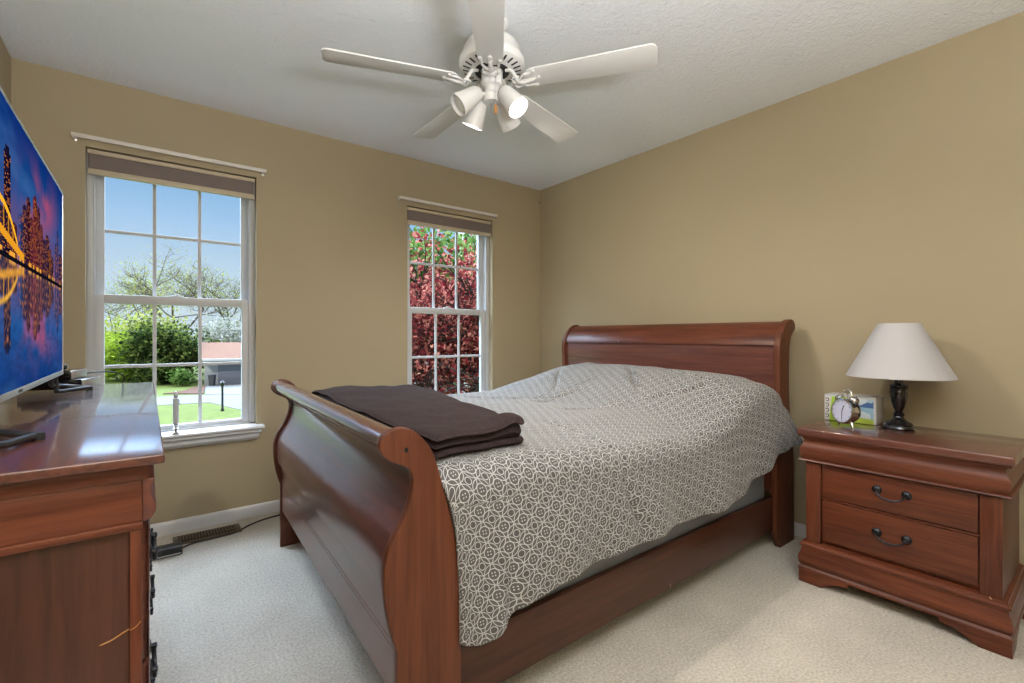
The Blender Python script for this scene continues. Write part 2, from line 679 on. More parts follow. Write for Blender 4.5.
BBP = [(0, 0), (0.013, 0), (0.013, 0.056), (0.010, 0.064), (0.006, 0.070), (0, 0.072)]
bm = bmesh.new()
prism(bm, [(YB - a, z) for a, z in BBP], 'x', XL, XR)
struct('baseboard_back', bm, M['white_trim'], 'white baseboard along the window wall', 'baseboard')
bm = bmesh.new()
prism(bm, [(XR - a, z) for a, z in BBP], 'y', YF, YB - 0.013)
struct('baseboard_right', bm, M['white_trim'], 'white baseboard along the headboard wall', 'baseboard')
bm = bmesh.new()
prism(bm, [(XL + a, z) for a, z in BBP], 'y', YF, YB - 0.013)
struct('baseboard_left', bm, M['white_trim'], 'white baseboard along the wall behind the dresser', 'baseboard')


def window(n, x0, x1, label):
    w = thing('window_%d' % n, label, 'window', ((x0 + x1) / 2, YB, WZ0), kind='structure')
    fw = 0.027
    yo0, yo1 = YB + 0.050, YB + 0.150
    # vinyl frame lining the opening, with the two sash tracks on each jamb
    bm = bmesh.new()
    for a, b_ in ((x0, x0 + fw), (x1 - fw, x1)):
        box(bm, a, b_, yo0, yo1, WZ0, WZ1, bev=0.002)
    s0, s1 = x0 + fw, x1 - fw
    box(bm, x0, x1, yo0, yo1, WZ1 - fw, WZ1, bev=0.002)
    box(bm, x0, x1, yo0, yo1, WZ0, WZ0 + 0.022, bev=0.002)
    for a in (x0 + fw, x1 - fw - 0.006):
        box(bm, a, a + 0.006, yo0, yo0 + 0.010, WZ0 + 0.02, WZ1 - fw, bev=0.001)
        box(bm, a, a + 0.006, YB + 0.098, YB + 0.104, 1.33, WZ1 - fw, bev=0.001)
    obj('frame', bm, M['vinyl'], w)
    st = 0.043

    def sash(name, y0, y1, z0, z1, zb, zt):
        bm = bmesh.new()
        box(bm, s0, s0 + st, y0, y1, z0, z1, bev=0.003)
        box(bm, s1 - st, s1, y0, y1, z0, z1, bev=0.003)
        box(bm, s0 + st, s1 - st, y0, y1, z0, z0 + zb, bev=0.003)
        box(bm, s0 + st, s1 - st, y0, y1, z1 - zt, z1, bev=0.003)
        g0, g1 = s0 + st, s1 - st
        h0, h1 = z0 + zb, z1 - zt
        yy = (y0 + y1) / 2
        so = obj(name, bm, M['vinyl'], w)
        bm = bmesh.new()
        for k in (1, 2):
            xm = g0 + (g1 - g0) * k / 3
            box(bm, xm - 0.009, xm + 0.009, yy - 0.006, yy + 0.006, h0, h1, bev=0.002)
        zm = (h0 + h1) / 2
        box(bm, g0, g1, yy - 0.0055, yy + 0.0055, zm - 0.009, zm + 0.009, bev=0.002)
        obj('muntins', bm, M['vinyl'], so)
        bm = bmesh.new()
        vs = [bm.verts.new(p) for p in ((g0, yy + .004, h0), (g1, yy + .004, h0), (g1, yy + .004, h1), (g0, yy + .004, h1))]
        bm.faces.new(vs)
        obj('pane', bm, M['glass'], so)
        return so
    lo = sash('lower_sash', YB + 0.064, YB + 0.098, WZ0 + 0.006, 1.338, 0.040, 0.048)
    sash('upper_sash', YB + 0.104, YB + 0.138, 1.300, WZ1 - fw + 0.006, 0.036, 0.036)
    bm = bmesh.new()
    xm = (x0 + x1) / 2
    box(bm, xm - 0.03, xm + 0.03, YB + 0.070, YB + 0.098, 1.338, 1.346, bev=0.002)
    lathe(bm, [(0, 1.346), (0.011, 1.346), (0.011, 1.354), (0, 1.356)], 16, Matrix.Translation((xm, YB + 0.084, 0)))
    obj('sash_lock', bm, M['vinyl'], w)
    # stool and moulded apron
    bm = bmesh.new()
    prism(bm, [(YB + 0.064, 0.545), (YB + 0.064, 0.567), (YB - 0.060, 0.567), (YB - 0.070, 0.561), (YB - 0.072, 0.552), (YB - 0.066, 0.545)],
          'x', x0 - 0.035, x1 + 0.035, bev=0.003)
    obj('sill', bm, M['white_trim'], w)
    bm = bmesh.new()
    prof = [(YB, 0.545), (YB - 0.058, 0.545), (YB - 0.058, 0.530), (YB - 0.050, 0.522), (YB - 0.040, 0.518), (YB - 0.040, 0.500),
            (YB - 0.030, 0.486), (YB - 0.018, 0.478), (YB, 0.474)]
    t = bmesh.new()
    prism(t, prof, 'x', x0 - 0.022, x1 + 0.022)
    xc = (x0 + x1) / 2
    for v in t.verts:       # mitred returns at both ends
        k = (0.545 - v.co.z) / 0.071
        v.co.x = xc + (v.co.x - xc) * (1 - 0.055 * k)
    _merge(bm, t)
    obj('apron', bm, M['white_trim'], w)
    return w


window(1, *W1, 'white double hung window showing lawn and garage, beside the dresser')
window(2, *W2, 'white double hung window showing red maple leaves, behind the bed')


def blind(x0, x1, label):
    t = thing('roller_blind', label, 'blind', ((x0 + x1) / 2, YB + 0.03, WZ1), 'rolled up blinds in the two windows')
    bm = bmesh.new()
    box(bm, x0 + .006, x1 - .006, YB + .008, YB + .046, 2.066, 2.088, bev=.003)
    obj('head_rail', bm, M['blind_rail'], t)
    bm = bmesh.new()
    box(bm, x0 + .010, x1 - .010, YB + .014, YB + .042, 1.988, 2.067, bev=.006, seg=3)
    obj('fabric', bm, M['blind_fabric'], t)
    bm = bmesh.new()
    box(bm, x0 + .007, x1 - .007, YB + .010, YB + .044, 1.962, 1.990, bev=.005)
    obj('bottom_rail', bm, M['blind_rail'], t)


def rod(x0, x1, label):
    z = 2.134
    y = YB - 0.034
    t = thing('curtain_rod', label, 'curtain rod', ((x0 + x1) / 2, YB, z), 'bare rods over the two windows')
    bm = bmesh.new()
    box(bm, x0, x1, y - .005, y + .003, z - .011, z + .011, bev=.003)
    for x in (x0, x1):
        sgn = 1 if x == x0 else -1
        box(bm, min(x, x + sgn * .006), max(x, x + sgn * .006), y, YB - .004, z - .010, z + .010, bev=.002)
    obj('rod', bm, M['rod'], t)
    for x in (x0, x1):
        bm = bmesh.new()
        sgn = 1 if x == x0 else -1
        box(bm, min(x + sgn * .0065, x + sgn * .02), max(x + sgn * .0065, x + sgn * .02), YB - .005, YB, z - .022, z + .016, bev=.001)
        box(bm, min(x + sgn * .0065, x + sgn * .010), max(x + sgn * .0065, x + sgn * .010), y + .003, YB, z - .016, z - .006, bev=.001)
        obj('bracket', bm, M['silver'], t)


blind(*W1, 'taupe roller blind raised to the top of the window by the dresser')
blind(*W2, 'taupe roller blind raised to the top of the red maple window')
rod(-0.302, 0.588, 'bare white curtain rod above the window by the dresser')
rod(1.470, 2.360, 'bare cream curtain rod above the red maple window')

# ================================================================== THE BED
bed = thing('sleigh_bed', 'cherry brown sleigh bed with curled headboard and footboard', 'bed', (1.65, 1.90, 0))
SH = 0.0427


def shear(bm):
    for v in bm.verts:
        v.co.x += (v.co.y - 1.09) * SH


FB_FRONT = [(.488, .33), (.470, .39), (.457, .465), (.455, .545), (.470, .600), (.500, .648), (.523, .700), (.531, .748),
            (.521, .776), (.499, .791), (.473, .804), (.451, .823), (.443, .846), (.452, .868), (.475, .881), (.503, .884),
            (.531, .874), (.557, .852), (.586, .812), (.606, .755), (.624, .690), (.646, .610), (.664, .525), (.672, .450)]


def off_prof(pts, d):
    """move an open outline inward by d (to its right-hand side when walked up the front)"""
    out = []
    for i, p in enumerate(pts):
        a = Vector(pts[max(i - 1, 0)])
        b_ = Vector(pts[min(i + 1, len(pts) - 1)])
        t = (b_ - a)
        if t.length < 1e-9:
            out.append(p)
            continue
        t.normalize()
        out.append((p[0] + t.y * d, p[1] - t.x * d))
    return out


fb_curve = spline(FB_FRONT, 5)
fb_outline = [(.488, 0)] + fb_curve + [(.672, 0)]
footboard = bpy.data.objects.new('footboard', None)
COL.objects.link(footboard)
footboard.parent = bed
headboard = bpy.data.objects.new('headboard', None)
COL.objects.link(headboard)
headboard.parent = bed
for y0, y1 in ((1.090, 1.116), (2.704, 2.730)):
    bm = bmesh.new()
    prism(bm, fb_outline, 'y', y0, y1, bev=.004, seg=3)
    # small dowel plug in the scroll
    shear(bm)
    po = obj('post', bm, M['wood_post'], footboard, angle=30)
    bm = bmesh.new()
    ys = y0 - .001 if y0 < 2 else y1 - .004
    lathe(bm, [(0, 0), (.006, 0), (.0055, .005), (0, .005)], 16,
          Matrix.Translation((.511, ys, .828)) @ Matrix.Rotation(-math.pi / 2, 4, 'X'))
    shear(bm)
    obj('dowel_plug', bm, M['black_plastic'], po)
# rolled crest between the posts
i0 = next(i for i, p in enumerate(fb_curve) if p[1] > .735)
i1 = next(i for i, p in enumerate(fb_curve) if i > i0 + 20 and p[1] < .735)
crest = off_prof(fb_curve[i0:i1], .014)
bm = bmesh.new()
prism(bm, crest, 'y', 1.114, 2.706)
collar = off_prof(fb_curve[i0:i1], .004)
prism(bm, collar, 'y', 1.114, 1.128, bev=.002)
prism(bm, collar, 'y', 2.692, 2.706, bev=.002)
shear(bm)
obj('crest_roll', bm, M['wood_top'], footboard, angle=40)
# concave panel below the roll
i2 = next(i for i, p in enumerate(fb_curve) if p[1] > .445)
fr = off_prof(fb_curve[i2:i0 + 3], .014)
bk = off_prof(fb_curve[i2:i0 + 3], .036)
bm = bmesh.new()
prism(bm, fr + bk[::-1], 'y', 1.114, 2.706)
shear(bm)
obj('curved_panel', bm, M['wood_panel'], footboard, angle=40)
# flat lower panel with its ledge and double groove
low = [(.520, .190), (.497, .190), (.495, .193), (.494, .3138), (.500, .3140), (.500, .3162), (.494, .3164), (.494, .3288), (.500, .3290), (.500, .3312), (.494, .3314),
       (.492, .448), (.478, .452), (.475, .456), (.478, .460), (.490, .463), (.520, .463)]
bm = bmesh.new()
prism(bm, low, 'y', 1.114, 2.706)
shear(bm)
obj('lower_panel', bm, M['wood_panel'], footboard, angle=25)

HB_FRONT = [(2.630, 0), (2.612, .035), (2.588, .085), (2.580, .14), (2.580, .30), (2.582, .45), (2.594, .60), (2.612, .76), (2.621, .90), (2.617, 1.0),
            (2.621, 1.065), (2.640, 1.112), (2.672, 1.155), (2.708, 1.186), (2.748, 1.202), (2.785, 1.199), (2.808, 1.180),
            (2.813, 1.160), (2.802, 1.142), (2.782, 1.130), (2.760, 1.110), (2.744, 1.075), (2.733, 1.00), (2.733, .82), (2.750, .68),
            (2.778, .55), (2.795, .40)]
hb_curve = spline(HB_FRONT, 5)
hb_outline = hb_curve + [(2.798, 0)]
for y0, y1 in ((1.090, 1.122), (2.698, 2.730)):
    bm = bmesh.new()
    prism(bm, hb_outline, 'y', y0, y1, bev=.004, seg=3)
    po = obj('post', bm, M['wood_post'], headboard, angle=30)
    bm = bmesh.new()
    ys = y0 - .001 if y0 < 2 else y1 - .004
    lathe(bm, [(0, 0), (.006, 0), (.0055, .005), (0, .005)], 16,
          Matrix.Translation((2.748, ys, 1.158)) @ Matrix.Rotation(-math.pi / 2, 4, 'X'))
    obj('dowel_plug', bm, M['black_plastic'], po)
j0 = next(i for i, p in enumerate(hb_curve) if p[1] > 1.062)
j1 = next(i for i, p in enumerate(hb_curve) if i > j0 + 20 and p[1] < 1.095)
bm = bmesh.new()
prism(bm, off_prof(hb_curve[j0:j1], .010), 'y', 1.120, 2.700)
obj('crest_roll', bm, M['wood_y'], headboard, angle=40)
j2 = next(i for i, p in enumerate(hb_curve) if p[1] > .30)
bm = bmesh.new()
pf = off_prof(hb_curve[j2:j0 + 3], .022)
pb = off_prof(hb_curve[j2:j0 + 3], .046)
prism(bm, pf + pb[::-1], 'y', 1.120, 2.700)
obj('headboard_panel', bm, M['wood_panel'], headboard, angle=40)

for y0, y1, lab in ((1.108, 1.132, None), (2.688, 2.712, None)):
    bm = bmesh.new()
    box(bm, .655 + (y0 - 1.09) * SH, 2.600, y0, y1, .097, .274, bev=.003)
    obj('side_rail', bm, M['wood_rail'], bed)

bm = bmesh.new()
box(bm, .765, 2.560, 1.136, 2.684, .258, .455, bev=.02, seg=3)
bo = obj('box_spring', bm, M['gray_cloth'], base=(1.65, 1.9, .258))
tag(bo, 'gray fabric box spring showing between comforter and bed rail', 'box spring')
bm = bmesh.new()
box(bm, .770, 2.550, 1.205, 2.640, .456, .648, bev=.05, seg=4)
bo = obj('mattress', bm, M['white_cloth'], base=(1.65, 1.9, .456))
tag(bo, 'white mattress under the printed comforter', 'mattress')

def sstep(a, b_, x):
    t = min(1, max(0, (x - a) / (b_ - a)))
    return t * t * (3 - 2 * t)


HY = [1.05, 1.15, 1.24, 1.70, 2.10, 2.35, 2.55, 2.70, 2.80]
HHV = [.140, .165, .180, .178, .187, .180, .130, .075, .04]


def top_z(x, y):
    r = sstep(1.80, 2.40, x)
    hh = float(np.interp(y, HY, HHV))
    z = .728 + .016 * (1 - sstep(.9, 1.4, x)) + r * hh - .03 * sstep(2.50, 2.66, x)
    yc = float(np.interp(x, [.7, 1.1, 1.7, 2.2, 2.5], [1.25, 1.36, 1.62, 1.80, 1.70]))
    if y < yc:
        k = (yc - y) / (yc - 1.10)
        z -= float(np.interp(x, [.7, 1.1, 1.7, 2.2, 2.5], [.008, .022, .062, .085, .055])) * k ** 2
    if y > 2.62:
        z -= .05 * ((y - 2.62) / .14) ** 2 * (1 - .5 * r)
    z += .012 * (noise.noise(Vector((x * 3.1, y * 2.3, 4.2)))) + .006 * noise.noise(Vector((x * 8, y * 7, 1.1)))
    # long soft creases running across the pillow end
    for (ax, ay, bx, by, dep, wd) in ((2.05, 1.55, 2.45, 1.95, .032, .016), (2.02, 1.52, 2.30, 1.28, .030, .015), (1.55, 2.50, 1.95, 2.05, .022, .02),
                                      (1.95, 2.1, 2.35, 2.45, .024, .018), (2.30, 1.15, 2.42, 1.75, .016, .014), (1.32, 1.05, 1.40, 1.60, .014, .016), (1.66, 1.75, 2.02, 1.55, .020, .016), (1.60, 2.1, 2.2, 1.95, .016, .018)):
        p = Vector((x, y))
        a = Vector((ax, ay))
        d = Vector((bx, by)) - a
        t = max(0, min(1, (p - a).dot(d) / d.dot(d)))
        q = (p - (a + d * t)).length
        z -= dep * math.exp(-(q / wd) ** 2) * (1 - abs(2 * t - 1) ** 3)
    return z


ZBX = [.68, .77, .845, .865, 1.0, 1.14, 1.39, 1.63, 1.92, 2.09, 2.27, 2.40, 2.48, 2.78]
ZBZ = [.285, .268, .285, .335, .352, .362, .374, .378, .372, .385, .435, .465, .525, .535]


def build_comforter():
    nx, ny_top, ny_c, ny_s = 240, 130, 12, 44
    x0 = .640
    xs0 = .676
    verts, uvs = [], []
    rows = 0
    for i in range(nx + 1):
        u = i / nx
        col = []
        arc = 0
        prev = None
        seq = []
        for k in range(14):                         # far drape
            seq.append(('f', 1 - k / 14))
        for k in range(ny_top):
            seq.append(('t', k / (ny_top - 1)))
        for k in range(1, ny_c + 1):
            seq.append(('c', k / ny_c))
        for k in range(1, ny_s + 1):
            seq.append(('s', k / ny_s))
        rows = len(seq)
        for kind, t in seq:
            if kind == 'f':
                x = x0 + (.0427 * 1.5) * (1 - u) + u * (2.600 - x0)
                zt = top_z(x, 2.745)
                p = (x, 2.752 + .015 * math.sin(t * 1.5) + .01 * t * math.sin(9 * x), zt - .005 - t * .34)
            elif kind == 't':
                y = 2.745 + (1.178 - 2.745) * t
                x = x0 + (y - 1.09) * SH * (1 - u) + u * (2.600 - x0 - .0 * t)
                p = (x, y, top_z(x, y))
            else:
                yA, R = 1.178, .090
                xt = x0 + u * (2.600 - x0)
                zA = top_z(xt, yA)
                if kind == 'c':
                    a = t * math.pi / 2
                    x = xt + .02 * t * u ** 6 + (xs0 - x0) * (1 - u) ** 3 * t * .6
                    p = (x, yA - R * math.sin(a), zA - R * (1 - math.cos(a)))
                else:
                    xb = xs0 + u * (2.775 - xs0)
                    zb = float(np.interp(xb, ZBX, ZBZ))
                    z1 = zA - R
                    tt = t
                    x = xt + (xb - xt) * (tt ** .8) + .02 * u ** 6 * (1 - tt) + (xs0 - x0) * (1 - u) ** 3 * .6 * (1 - tt) ** 2
                    z = z1 + (zb - z1) * tt
                    fold = (.010 * math.sin(13.0 * x + 1.0) + .007 * math.sin(29 * x + 2.2)) * tt
                    fold += .012 * noise.noise(Vector((x * 4, z * 3, 9.0))) * (.3 + tt)
                    crease = -.026 * math.exp(-((x - (1.32 + .10 * tt)) / .022) ** 2) * math.sin(math.pi * min(1, tt * 1.05)) \
                        - .03 * math.exp(-((x - .845) / .02) ** 2) * sstep(.35, 1, tt) \
                        - .012 * math.exp(-((x - 1.02) / .03) ** 2) * tt
                    y = (yA - R) - .034 * math.sin(tt * math.pi * .6) - fold - crease * -1 * -1 - .012 * u ** 4 * tt
                    y = min(y, 1.086)
                    p = (x, y, z)
            if kind in 'cs':
                xp = float(np.interp(p[2], [.45, .525, .61, .69, .755, .812], [.673, .665, .647, .625, .607, .587])) + .002
                w_ = (1 - u) ** 18
                yv = p[1] if p[1] > 1.0905 else p[1] + (1.0895 - p[1]) * w_
                p = (p[0] + (xp - p[0]) * w_, yv, p[2])
            if prev is not None:
                arc += (Vector(p) - Vector(prev)).length
            prev = p
            verts.append(p)
            uvs.append((p[0] if kind != 's' else xt + (xb - xt) * 1.0 * tt, arc))
    faces = []
    for i in range(nx):
        for j in range(rows - 1):
            a = i * rows + j
            faces.append((a, a + 1, a + rows + 1, a + rows))
    base = np.array((1.65, 1.9, .69))
    me = bpy.data.meshes.new('comforter')
    me.from_pydata((np.array(verts) - base).tolist(), [], faces)
    uvl = me.uv_layers.new(name='UVMap')
    for l in me.loops:
        uvl.data[l.index].uv = uvs[l.vertex_index]
    me.materials.append(M['comforter'])
    me.polygons.foreach_set('use_smooth', [True] * len(me.polygons))
    o = bpy.data.objects.new('comforter', me)
    COL.objects.link(o)
    o.location = base
    md = o.modifiers.new('thick', 'SOLIDIFY')
    md.thickness = .012
    md.offset = 1
    tag(o, 'gray comforter printed with white interlaced rings, draped over the bed', 'comforter')
    return o


comf = build_comforter()


def build_blanket():
    bm = bmesh.new()
    na, nb = 150, 70
    nearL, nearR = Vector((.640, 1.170)), Vector((.985, 1.215))
    farL, farR = Vector((.690, 2.700)), Vector((1.300, 2.700))

    def edgeR(a):       # right-hand outline from near to far
        return (float(np.interp(a, [0, .12, .22, .42, .62, .80, 1], [1.010, 1.045, 1.110, 1.130, 1.215, 1.270, 1.285])))

    T = .025
    for layer in range(3):
        ofs_near = [.002, -.004, .003][layer]
        ofs_r = [.0, -.005, .003][layer]
        top, bot = [], []
        for i in range(na + 1):
            a = i / na
            rt, rb = [], []
            for j in range(nb + 1):
                b_ = j / nb
                y0 = nearL.y + (nearR.y - nearL.y) * b_ - ofs_near
                y1 = 2.700
                y = y0 + (y1 - y0) * a
                xl = .640 + .10 * a * .6
                xr = edgeR(a) + ofs_r
                x = xl + (xr - xl) * b_
                da = min(a * 1.5, (1 - a) * 1.5)
                db = min(1.0, (1 - b_) * .5, b_ * .5)
                ra = max(0, 1 - da / .030)
                rb_ = max(0, 1 - db / .030)
                e = max(0, 1 - math.sqrt(ra * ra + rb_ * rb_))
                x -= .030 * max(0, 1 - a / .028) ** 2 * b_ ** 6
                h = T * .5 * math.sqrt(max(0, 1 - (1 - e) ** 2))
                mid = top_z(x, max(y, 1.20)) + .014 + T * .5 + layer * (T * .93)
                # the free corner by the near side is rolled fuller
                roll = .026 * math.exp(-((a - .035) / .06) ** 2) * math.exp(-((b_ - .86) / .16) ** 2)
                mid += layer * roll * .5
                h *= (1 + 1.1 * roll / .026 * (layer == 1))
                mid += (layer * .5) * min(1, min(a, 1 - b_) * 6 + .1) * (.012 * noise.noise(Vector((x * 6, y * 3.0, 3.3))) + .004 * noise.noise(Vector((x * 14, y * 9, 3.3))))
                rt.append(bm.verts.new((x, y, mid + h)))
                rb.append(bm.verts.new((x, y, mid - h)))
            top.append(rt)
            bot.append(rb)
        for i in range(na):
            for j in range(nb):
                bm.faces.new((top[i][j], top[i][j + 1], top[i + 1][j + 1], top[i + 1][j]))
                bm.faces.new((bot[i][j], bot[i + 1][j], bot[i + 1][j + 1], bot[i][j + 1]))
        for i in range(na):
            for j in (0, nb):
                q = (top[i][j], top[i + 1][j], bot[i + 1][j], bot[i][j])
                bm.faces.new(q if j == 0 else q[::-1])
        for j in range(nb):
            for i in (0, na):
                q = (top[i][j], bot[i][j], bot[i][j + 1], top[i][j + 1])
                bm.faces.new(q if i == 0 else q[::-1])
    bmesh.ops.recalc_face_normals(bm, faces=bm.faces)
    o = obj('throw_blanket', bm, M['brown_fleece'], base=(.95, 1.95, .74), angle=70)
    tag(o, 'dark brown fleece blanket folded in layers across the foot of the bed', 'blanket')


build_blanket()

# ================================================================== NIGHTSTAND
ns = thing('nightstand', 'cherry brown nightstand with two drawers, standing beside the headboard', 'nightstand', (2.57, .56, 0))
NY0, NY1 = .228, .894
bm = bmesh.new()
box(bm, 2.337, 2.812, NY0 - .010, NY1 + .006, .664, .697, bev=.006, seg=3)
obj('top', bm, M['wood_top'], ns)
bm = bmesh.new()
box(bm, 2.384, 2.800, NY0 + .022, NY1 - .022, .170, .665, bev=.002)
obj('body', bm, M['wood_z'], ns)


def ring_mould(bm, prof, x_back=2.800):
    """prof = (overhang, z): a moulding that turns round the front and both sides with mitred corners"""
    t = bmesh.new()
    loops = []
    for o_, z in prof:
        xf, ya, yb = 2.372 - o_, NY0 + .022 - o_, NY1 - .022 + o_
        loops.append([t.verts.new(p) for p in ((x_back, ya, z), (xf, ya, z), (xf, yb, z), (x_back, yb, z))])
    n = len(loops)
    for a, b_ in zip(loops[:-1], loops[1:]):
        for k in range(3):
            t.faces.new((a[k], a[k + 1], b_[k + 1], b_[k]))
        t.faces.new((a[3], a[0], b_[0], b_[3]))
    t.faces.new(loops[0])
    t.faces.new(loops[-1][::-1])
    bmesh.ops.recalc_face_normals(t, faces=t.faces)
    _merge(bm, t)


bm = bmesh.new()
fr_prof = [(.0, .548), (.022, .548), (.025, .552), (.022, .557)] + spline([(.013, .560), (.019, .575), (.022, .592), (.018, .612), (.010, .630), (.008, .645), (.014, .655)], 5) + [(.024, .657), (.024, .664), (0, .664)]
ring_mould(bm, fr_prof)
obj('frieze_drawer', bm, M['wood_y'], ns, angle=28)
bm = bmesh.new()
bs_prof = [(0, .058), (.026, .058), (.026, .068), (.020, .076), (.020, .082)] + spline([(.024, .086), (.027, .105), (.024, .125), (.017, .145), (.015, .160)], 5) + [(.022, .163), (.022, .172), (.014, .178), (.012, .186), (0, .190)]
ring_mould(bm, bs_prof)
obj('base_moulding', bm, M['wood_y'], ns, angle=28)
# bracket feet
ft = [(0, 0), (.085, 0), (.105, .012), (.125, .026), (.150, .036), (.190, .040), (.192, .058), (0, .058)]
for side in (0, 1):
    bm = bmesh.new()
    yy = (lambda s: NY0 - .003 + s) if side == 0 else (lambda s: NY1 + .003 - s)
    prism(bm, [(yy(s), z) for s, z in ft], 'x', 2.349, 2.371, bev=.002)
    ysid = (NY0 - .003, NY0 + .018) if side == 0 else (NY1 - .018, NY1 + .003)
    prism(bm, [(2.371 + s * .8, z) for s, z in ft], 'y', *ysid, bev=.002)
    obj('bracket_foot', bm, M['wood_y'], ns, angle=28)
    bm = bmesh.new()
    box(bm, 2.72, 2.80, ysid[0], ysid[1], 0, .058, bev=.002)
    obj('back_foot', bm, M['wood_y'], ns, angle=28)
for z0, z1 in ((.400, .543), (.208, .386)):
    bm = bmesh.new()
    box(bm, 2.366, 2.3845, .313, .808, z0, z1, bev=.003)
    d = obj('drawer', bm, M['wood_y'], ns)
    bm = bmesh.new()
    yc, zc = .562, (z0 + z1) / 2 + .012
    for s in (-1, 1):
        lathe(bm, [(0, .012), (.007, .011), (.014, .006), (.017, .002), (.017, 0), (0, 0)], 20,
              Matrix.Translation((2.366, yc + s * .048, zc)) @ Matrix.Rotation(-math.pi / 2, 4, 'Y'))
        lathe(bm, [(0, .020), (.005, .019), (.007, .015), (.006, 0)], 14,
              Matrix.Translation((2.360, yc + s * .048, zc)) @ Matrix.Rotation(-math.pi / 2, 4, 'Y'))
    pts = spline([(2.343, yc + .046, zc), (2.341, yc + .038, zc - .016), (2.340, yc + .018, zc - .026), (2.340, yc, zc - .028), (2.340, yc - .018, zc - .026),
                  (2.341, yc - .038, zc - .016), (2.343, yc - .046, zc)], 5)
    k = len(pts)
    tube(bm, pts, [.0030 + .0016 * math.sin(math.pi * i / (k - 1)) for i in range(k)], 10)
    obj('handle', bm, M['iron'], d)
# dark shadow gaps between drawers and carcass are real recesses
for yy0, yy1 in ((NY0 + .022, .307), (.814, NY1 - .022)):
    bm = bmesh.new()
    box(bm, 2.364, 2.3845, yy0, yy1, .188, .550, bev=.002)
    obj('stile', bm, M['wood_z'], ns)
bm = bmesh.new()
box(bm, 2.368, 2.3845, .306, .815, .3895, .3965, bev=.001)
obj('drawer_divider', bm, M['wood_y'], ns)

# ------------------------------------------------------------------ lamp
LX, LY, LZ = 2.668, .608, .697
lamp = thing('table_lamp', 'black turned table lamp with white cone shade, switched off', 'lamp', (LX, LY, LZ))
TM = Matrix.Translation((LX, LY, LZ))
bm = bmesh.new()
lathe(bm, [(0, 0), (.056, 0), (.059, .006), (.056, .014), (.049, .018), (.050, .023), (.046, .029), (.031, .037), (.021, .046), (.017, .056),
           (.021, .062), (.022, .067), (.017, .072), (.013, .078), (.0155, .084), (.022, .098), (.029, .122), (.0335, .150), (.034, .166),
           (.0325, .172), (.034, .176), (.034, .181), (.030, .187), (.034, .190), (.034, .194), (.022, .199), (.016, .204), (.015, .220), (.017, .224), (.017, .232), (.012, .236), (.008, .250), (.008, .300), (0, .300)], 40, TM)
obj('base', bm, M['black_gloss'], lamp, angle=30)
bm = bmesh.new()
zb, zt_, rb, rt_ = .232, .472, .194, .077
lathe(bm, [(rb, zb), (rb - .001, zb + .006), (rt_ + .001, zt_ - .005), (rt_, zt_), (rt_ - .003, zt_), (rt_ - .002, zt_ - .005), (rb - .004, zb + .006), (rb - .003, zb), (rb, zb)], 64, TM)
obj('lamp_shade', bm, M['shade_linen'], lamp, angle=50)
bm = bmesh.new()
for k in range(3):
    a = 2 * math.pi * k / 3
    tube(bm, [(LX, LY, LZ + .43), (LX + (rt_ + .006) * math.cos(a), LY + (rt_ + .006) * math.sin(a), LZ + .45)], .002, 6)
tube(bm, [(LX, LY, LZ + .30), (LX, LY, LZ + .44)], .004, 8)
obj('shade_spider', bm, M['iron'], lamp)
bm = bmesh.new()
tube(bm, spline([(LX + .02, LY + .04, LZ + .008), (LX + .05, LY + .065, LZ + .006), (LX + .10, LY + .05, LZ + .004), (LX + .13, LY + .0, LZ + .004)], 6), .003, 8)
obj('cord', bm, M['black_plastic'], lamp)

# ------------------------------------------------------------------ tissue box
BX0, BX1, BY0, BY1, BZ0, BZ1 = 2.682, 2.796, .694, .906, .697, .823


